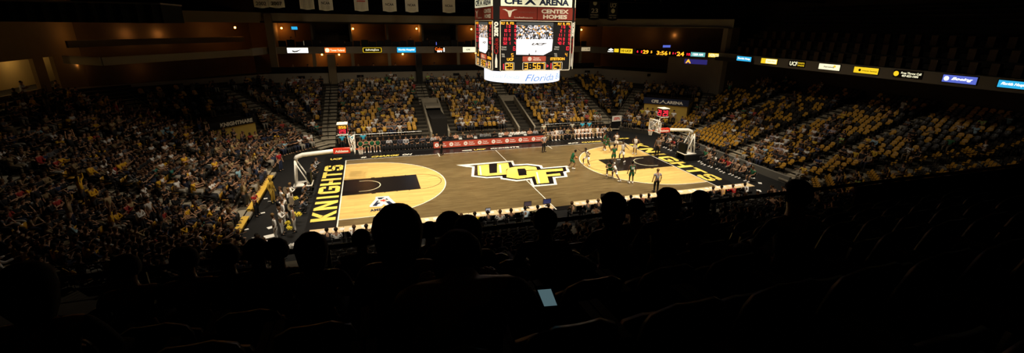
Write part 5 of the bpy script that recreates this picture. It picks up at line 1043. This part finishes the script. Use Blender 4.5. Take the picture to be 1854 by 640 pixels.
def pom(x, y, z, col, mt, label, grp):
    b = MB(); rnd = random.Random(int(x*100+y*37)); vs = []
    for k in range(46):
        a = rnd.uniform(0, 2*PI); e = rnd.uniform(-.3, 1.2); d = V3((math.cos(a)*math.cos(e), math.sin(a)*math.cos(e), math.sin(e))); r_ = rnd.uniform(.15, .21); s = d.cross(V3((0, 0, 1)))*.02
        c = V3((x, y, z)); b.add([c+d*.02-s, c+d*.02+s, c+d*r_+s*1.5, c+d*r_-s*1.5], [(0, 1, 2, 3)], mt)
    b.ball((x, y, z), .11, mt, 8); tag(b.build('pom_pom'), label, 'pom-pom', grp)
POMY = mat('yellow_pom', (.80, .66, .06), .6); POMW = mat('white_pom', (.80, .78, .74), .6)
for q, (u, v) in enumerate(((541, 389), (533, 389), (521, 405), (524, 414), (500, 440), (535, 360))): p = onz(u, v, .6); pom(p.x, p.y, .6 if v < 430 else .12, 0, POMY, f"yellow pom-pom beside the band, {ordn(q)}", 'yellow pom-poms')
for q in range(9): p = onz(507+q*4.2, 453-q*1.0, .1); pom(p.x, p.y, .12, 0, POMW, f"white pom-pom in the floor row near the press tables, {ordn(q)} from its gold end", 'white pom-poms in a row')
a, b_ = onz(485, 465, 0), onz(503, 452, 0); m = MB(); m.bar(V3((a.x, a.y, .04)), V3((b_.x, b_.y, .04)), .3, .06, GOLDP); tag(m.build('gold_board'), 'gold board lying on the floor beside the white pom-poms', 'board')
for q, (u, v, w_, rz) in enumerate(((492, 412, .5, .5), (490, 428, .7, .3), (489, 438, .7, .25), (481, 360, .25, .2), (476, 386, .25, .4), (488, 365, .22, 0), (1363, 322, .45, .9), (1376, 332, .4, .9), (1374, 346, .45, 1.0), (446, 416, .25, .4))):
    p = onz(u, v, .02); F = Fr((p.x, p.y, .01), (math.cos(rz), math.sin(rz), 0), (-math.sin(rz), math.cos(rz), 0)); b = MB(); b.boxf(F, -w_/2, -w_/3, 0, w_/2, w_/3, .02, PAPER); tag(b.build('floor_card'), f"white card lying on the black floor, {'band end' if u < 600 else 'far end of the press tables'}, {ordn(q)}", 'card', 'white cards on the floor')
random.seed(13)
for q, y in enumerate((3.2, 4.4, 5.3, 6.4, 9.2, 10.2, 11.0, 12.0, 13.0)):
    x = -2.25-random.random()*.4; pc = random.choice([((.03, .03, .03), 'black'), (GY, 'grey'), ((.07, .08, .10), 'slate')]); person((x, y, 0), -PI/2+random.uniform(-.3, .3), random.choice(['crouch', 'crouch']), f"crouching photographer in {pc[1]} behind the near baseline letters, {ordn(q)} from the camera side", pc[0], BK, sl=2, name='photographer', group='photographers behind the near baseline')
    c = MB(); c.box(x+.42, y-.1, .62, x+.52, y+.1, .76, BLACK); c.tube([(x+.5, y, .69), (x+.72, y, .69)], .045, BLACK, 10); tag(c.build('camera_body'), f"black camera held by the {ordn(q)} crouching photographer", 'camera', 'photographers\' cameras')
random.seed(17)
for q, y in enumerate((12.6, 11.6, 10.6, 9.2, 8.4, 6.2, 5.4, 4.6, 3.8, 3.0, 2.2, 1.4, .4)):
    x = 32.1+random.random()*.3; pc = random.choice([(WH, 'white'), (GY, 'grey'), ((.45, .30, .20), 'tan'), ((.03, .16, .08), 'green'), ((.40, .03, .03), 'red'), (BK, 'black')])
    chair(x, y, PI/2, f"black chair in the baseline row, gold-seat end, {ordn(q)} from the far side", 'gold-seat baseline chairs'); person((x, y, 0), PI/2, random.choice(['sit_lap', 'sit_lean', 'sit_phone']), f"person in {pc[1]} seated in the baseline row, gold-seat end, {ordn(q)} from the far side", pc[0], random.choice([BK, (.35, .25, .16)]), ln=random.choice([0, 1]), name='courtside_spectator', group='gold-seat baseline row', shoes=WH)
for q, y in enumerate((14.0, 12.9, 11.5, 10.2, 9.0, 7.4, 6.4, 5.0, 3.6, 2.3)):
    x = 33.4+random.random()*.3; pc = random.choice([(BK, 'black'), (GY, 'grey'), ((.5, .46, .4), 'cream'), (BK, 'black')]); chair(x, y, PI/2, f"black chair in the second baseline row, {ordn(q)} from the far side", 'second row chairs'); person((x, y, 0), PI/2, 'sit_lap', f"person in {pc[1]} in the second baseline row, {ordn(q)} from the far side", pc[0], BK, name='courtside_spectator', group='second baseline row')
# gold fronted bench wall at the foot of the band end
for a, b_, nm in ((-1.6, 2.4, 'nearest the camera'), (3.6, 10.9, 'longer, behind the costumed person')):
    m = MB(); m.box(-5.68, a, 0, -5.5, b_, .50, GOLDP); m.box(-5.72, a, .42, -5.3, b_, .48, GOLDP); tag(m.build('gold_bench_wall'), 'gold front board along the first row, '+nm, 'bench')
m = MB(); m.box(34.7, -1, 0, 34.95, 15.5, .62, mat('grey_kerb', (.14, .13, .11), .8)); tag(m.build('low_wall'), 'low grey wall under the first row of the gold-seat end', 'wall')
# barred railing at the near corner of the band end
def bars(x0, x1, y, z0, z1, n, label):
    o = empty('barred_railing', (0, 0, 0), 0, label, 'railing'); t = MB(); t.tube([(x0, y, z1), (x1, y, z1)], .03, BLACKM, 6); t.build('top_rail', o); t = MB(); t.box(x0, y-.05, z0-.12, x1, y+.05, z0+.05, BLACKM); t.build('bottom_rail', o); t = MB(); t.box(x0, y-.06, Z0, x1, y+.06, z0-.1, BLACK); t.build('footing', o)
    for k in range(n): x = x0+(x1-x0)*k/(n-1); t = MB(); t.tube([(x, y, z0), (x, y, z1)], .012, BLACKM, 5, caps=False); t.build('baluster', o)
    return o
bars(-9.2, -2.4, -9.0, 2.65, 3.65, 34, 'black barred railing in front of the band-end corner crowd')
# pale handrails of the corner steps
for q, (u0, v0, u1, v1) in enumerate(((395, 460, 366, 474), (424, 455, 402, 465))):
    a, b_ = onz(u0, v0, 1.6), onz(u1, v1, 2.0); t = MB(); t.tube([a, b_], .03, STEEL, 6); t.tube([a, V3((a.x, a.y, .3))], .03, STEEL, 6); t.tube([b_, V3((b_.x, b_.y, .6))], .03, STEEL, 6); tag(t.build('handrail'), ('pale steel handrail at the band-end corner steps', 'second pale steel handrail nearer the gold board')[q], 'handrail', 'corner handrails')
# ------------------------------------------------------------------ the upper deck the photograph was taken from
DKC = mat('deck_concrete', (.03, .028, .025), .9); m = MB()
for k in range(-4, 8):
    y1 = -27.28+.84*k; z = 11.0-.38*k
    if k < 7: m.box(-16, y1-.84, z-.6, 40, y1, z, DKC)
m.box(-16, -22.35, 5.5, 40, -22.15, 8.5, DKC); m.box(-16, -40, 12.0, 40, -31.4, 12.5, DKC)
struct(m, 'floor_deck', 'dark stepped floor of the upper deck')
o = empty('deck_railing', (0, 0, 0), 0, 'long dark railing along the front of the upper deck, with a red glint painted in', 'railing'); t = MB(); t.tube([(-12, -22.0, 9.45), (12.9, -22.0, 9.45)], .035, BLACKM, 8); t.build('top_rail', o); t = MB(); t.tube([(12.9, -22.0, 9.45), (30, -22.0, 9.45)], .035, mat('red_glint_rail', (.75, .22, .16), .18, .6, .9), 8); tag(t.build('top_rail', o), 'stretch of rail coloured red as a glint')  # the glint is painted as a red metallic stretch of rail
t = MB(); t.box(-12, -22.03, 8.45, 30, -21.97, 8.6, BLACKM); t.build('bottom_rail', o)
t = MB(); t.box(11.2, -22.02, 8.6, 30, -21.98, 9.40, BLACK); t.build('dark_infill_panel', o)  # black panel added to blacken the view below the rail
for k in range(22): x = -12+k*2; t = MB(); t.tube([(x, -22.0, 8.4), (x, -22.0, 9.45)], .03, BLACKM, 6, caps=False); t.build('post', o)
FG = [(717, 398, 3, 'broad curly-haired head nearest the middle, darkest against the press tables', True, 1.12), (812, 399, 5, 'small dark head right of the curly-haired one', False, 1), (846, 407, 4, 'long-haired head beside the small dark one, below the yellow shirt', True, 1), (985, 390, 4, 'dark head below the half-court line', False, 1), (1110, 362, 4, 'dark peaked head right of the half-court line', True, 1), (1150, 368, 5, 'dark head right of the peaked one', False, 1), (1208, 353, 4, 'large dark head below the near referee', True, 1.05), (463, 443, 5, 'dark head at the white pom-pom row', False, 1.0), (562, 437, 4, 'dark head left of the first press table people', True, 1.0), (227, 472, 5, 'figure in dark blue jacket at the barred railing', False, 1), (333, 458, 5, 'dark head right of the blue-jacketed figure', False, 1), (410, 462, 5, 'dark head beside the corner handrails', False, 1), (50, 505, 3, 'large dim long-haired head at the lower corner', True, 1.05), (1440, 352, 3, 'dim head under the gold-seat end', False, 1), (655, 450, 6, 'low dark head below the white-shirted reporters', False, 1), (1265, 372, 5, 'dim head in maroon right of the large dark head', True, 1), (505, 478, 5, 'low dark head right of the pom-pom row head', False, 1), (780, 440, 6, 'low dark head under the gap in the silhouettes', False, .95)]
random.seed(3)
for q, (u, v, k, nm, lg, sc) in enumerate(FG):
    z = 11.0-.38*k; y = -27.7+.84*k; P_ = ony(u, v, y+.05); top = P_.z; dz = top-(z+1.34*sc); hh = z+max(-.35, min(.35, dz))
    # choose the height of the sitter so the crown meets the sight line, then keep the feet on the row
    s_ = (top-z)/1.34; s_ = max(.86, min(1.16, s_))
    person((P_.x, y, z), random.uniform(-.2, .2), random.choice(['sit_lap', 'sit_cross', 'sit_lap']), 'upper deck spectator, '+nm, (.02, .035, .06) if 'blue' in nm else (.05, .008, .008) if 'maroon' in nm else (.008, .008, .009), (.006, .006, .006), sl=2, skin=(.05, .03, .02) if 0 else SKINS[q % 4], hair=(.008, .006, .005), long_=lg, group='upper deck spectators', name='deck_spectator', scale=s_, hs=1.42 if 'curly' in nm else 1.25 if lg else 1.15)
    seat((P_.x, y, z), 0, 'dark seat under the deck spectator, '+nm.split(',')[0], col=SEATK, group='upper deck seats') if 0 else None
rows_used = {(k, round(ony(u, v, -27.7+.84*k+.05).x, 1)) for u, v, k, *_ in FG}
for k in range(0, 7):
    z = 11.0-.38*k; y = -27.7+.84*k; c_ = 0
    for j in range(40):
        x = -3.2+j*.55
        if k <= 1 and abs(x-2.75) < .9: continue
        if not (-100 < pix((x, y, z+.6))[0] < 1950 and pix((x, y, z+.6))[1] < 700 and pix((x, y, z+.6))[2] > .3): continue
        if any(kk == k and abs(xx-x) < .3 for kk, xx in rows_used): continue
        if pix((x, y, z+.9))[1] < 330: continue
        seat((x, y, z), 0, f"dark upper deck seat, {ordn(6-k)} row behind the deck railing, {ordn(c_)} visible seat", col=SEATK, group='upper deck seats'); c_ += 1
# neighbour with a phone
POSES['hunch'] = mk(SIT, spi=(0, .04, .70), che=(0, .20, .84), nek=(0, .34, .86), hd=(0, .45, .90), sh=(.19, .22, .88), el=(.30, .30, .66), wr=(.20, .42, .74))
c = ony(991, 538, -26.14); z2 = 11.0-.38*2
person((c.x-.36, -26.24, z2), -.1, 'hunch', 'hunched upper deck spectator holding a glowing phone, back rounded, in dark clothes', (.03, .022, .016), (.01, .01, .012), sl=2, name='phone_holder', hair=(.01, .008, .006))
F = Fr(c, (_R*1.0+_U*.08), (_U*.8-_f*.6-_R*.30)); b = MB(); b.boxf(F, -.036, -.072, -.004, .036, .072, .004, BLACK); ph = tag(b.build('smartphone'), 'smartphone with pale glowing screen held low in the dark', 'phone'); s = MB()
s.rect(F, -.028, -.058, .028, .056, .0048, E_PHONE)
s.build('screen', ph)
# ------------------------------------------------------------------ lights: catwalk court floodlights, plus spots added for stands and banners
def spot(x, y, z, tx, ty, e, ang, col=(1, .86, .66), blend=1, r=.5):
    ld = bpy.data.lights.new('court_and_fill_spot', 'SPOT'); ld.energy = e; ld.color = col; ld.spot_size = math.radians(ang); ld.spot_blend = blend; ld.shadow_soft_size = r
    o = bpy.data.objects.new('court_and_fill_spot', ld); COL.objects.link(o); o.location = (x, y, z); o.rotation_euler = (V3((tx, ty, 0))-V3((x, y, z))).to_track_quat('-Z', 'Y').to_euler(); return o
for x in (-1, 8, 20.5, 29.5): spot(x, -4, 21.5, x*.8+14.3*.2, 7.0, 19500, 72); spot(x, 15, 21.5, x*.85+14.3*.15, 12.5, 10500, 76)
for x in (4, 14, 25): spot(x, 4, 22, x, 26, 4200, 68)  # stand-only spots, aimed at the bench-side seats
for x in (2, 14, 26): spot(x, -17, 21, x, -1.2, 6200, 34)
spot(4, 6, 22, -9, 7, 3600, 64); spot(23, 8, 22, 37, 8, 4000, 74); spot(2, 10, 22, -12, -3, 2300, 56); spot(22, 6, 22, 42, -3, 2400, 52)  # unseen spots added to brighten the end stands and their corners
spot(10, 12, 18, 4, 30, 500, 60).rotation_euler = (V3((4, 30.3, 15))-V3((10, 12, 18))).to_track_quat('-Z', 'Y').to_euler()  # unseen spot added to brighten the hanging banners
w = bpy.data.worlds.new('dark'); SC.world = w; w.use_nodes = True; w.node_tree.nodes['Background'].inputs[0].default_value = (.004, .003, .002, 1); w.node_tree.nodes['Background'].inputs[1].default_value = .5
vs_ = SC.view_settings; vs_.view_transform = 'Standard'; vs_.look = 'None'; vs_.gamma = 1; vs_.exposure = 0; vs_.use_curve_mapping = False
SC.cycles.use_denoising = True; SC.cycles.max_bounces = 5; SC.cycles.sample_clamp_indirect = 4; SC.cycles.use_light_tree = True
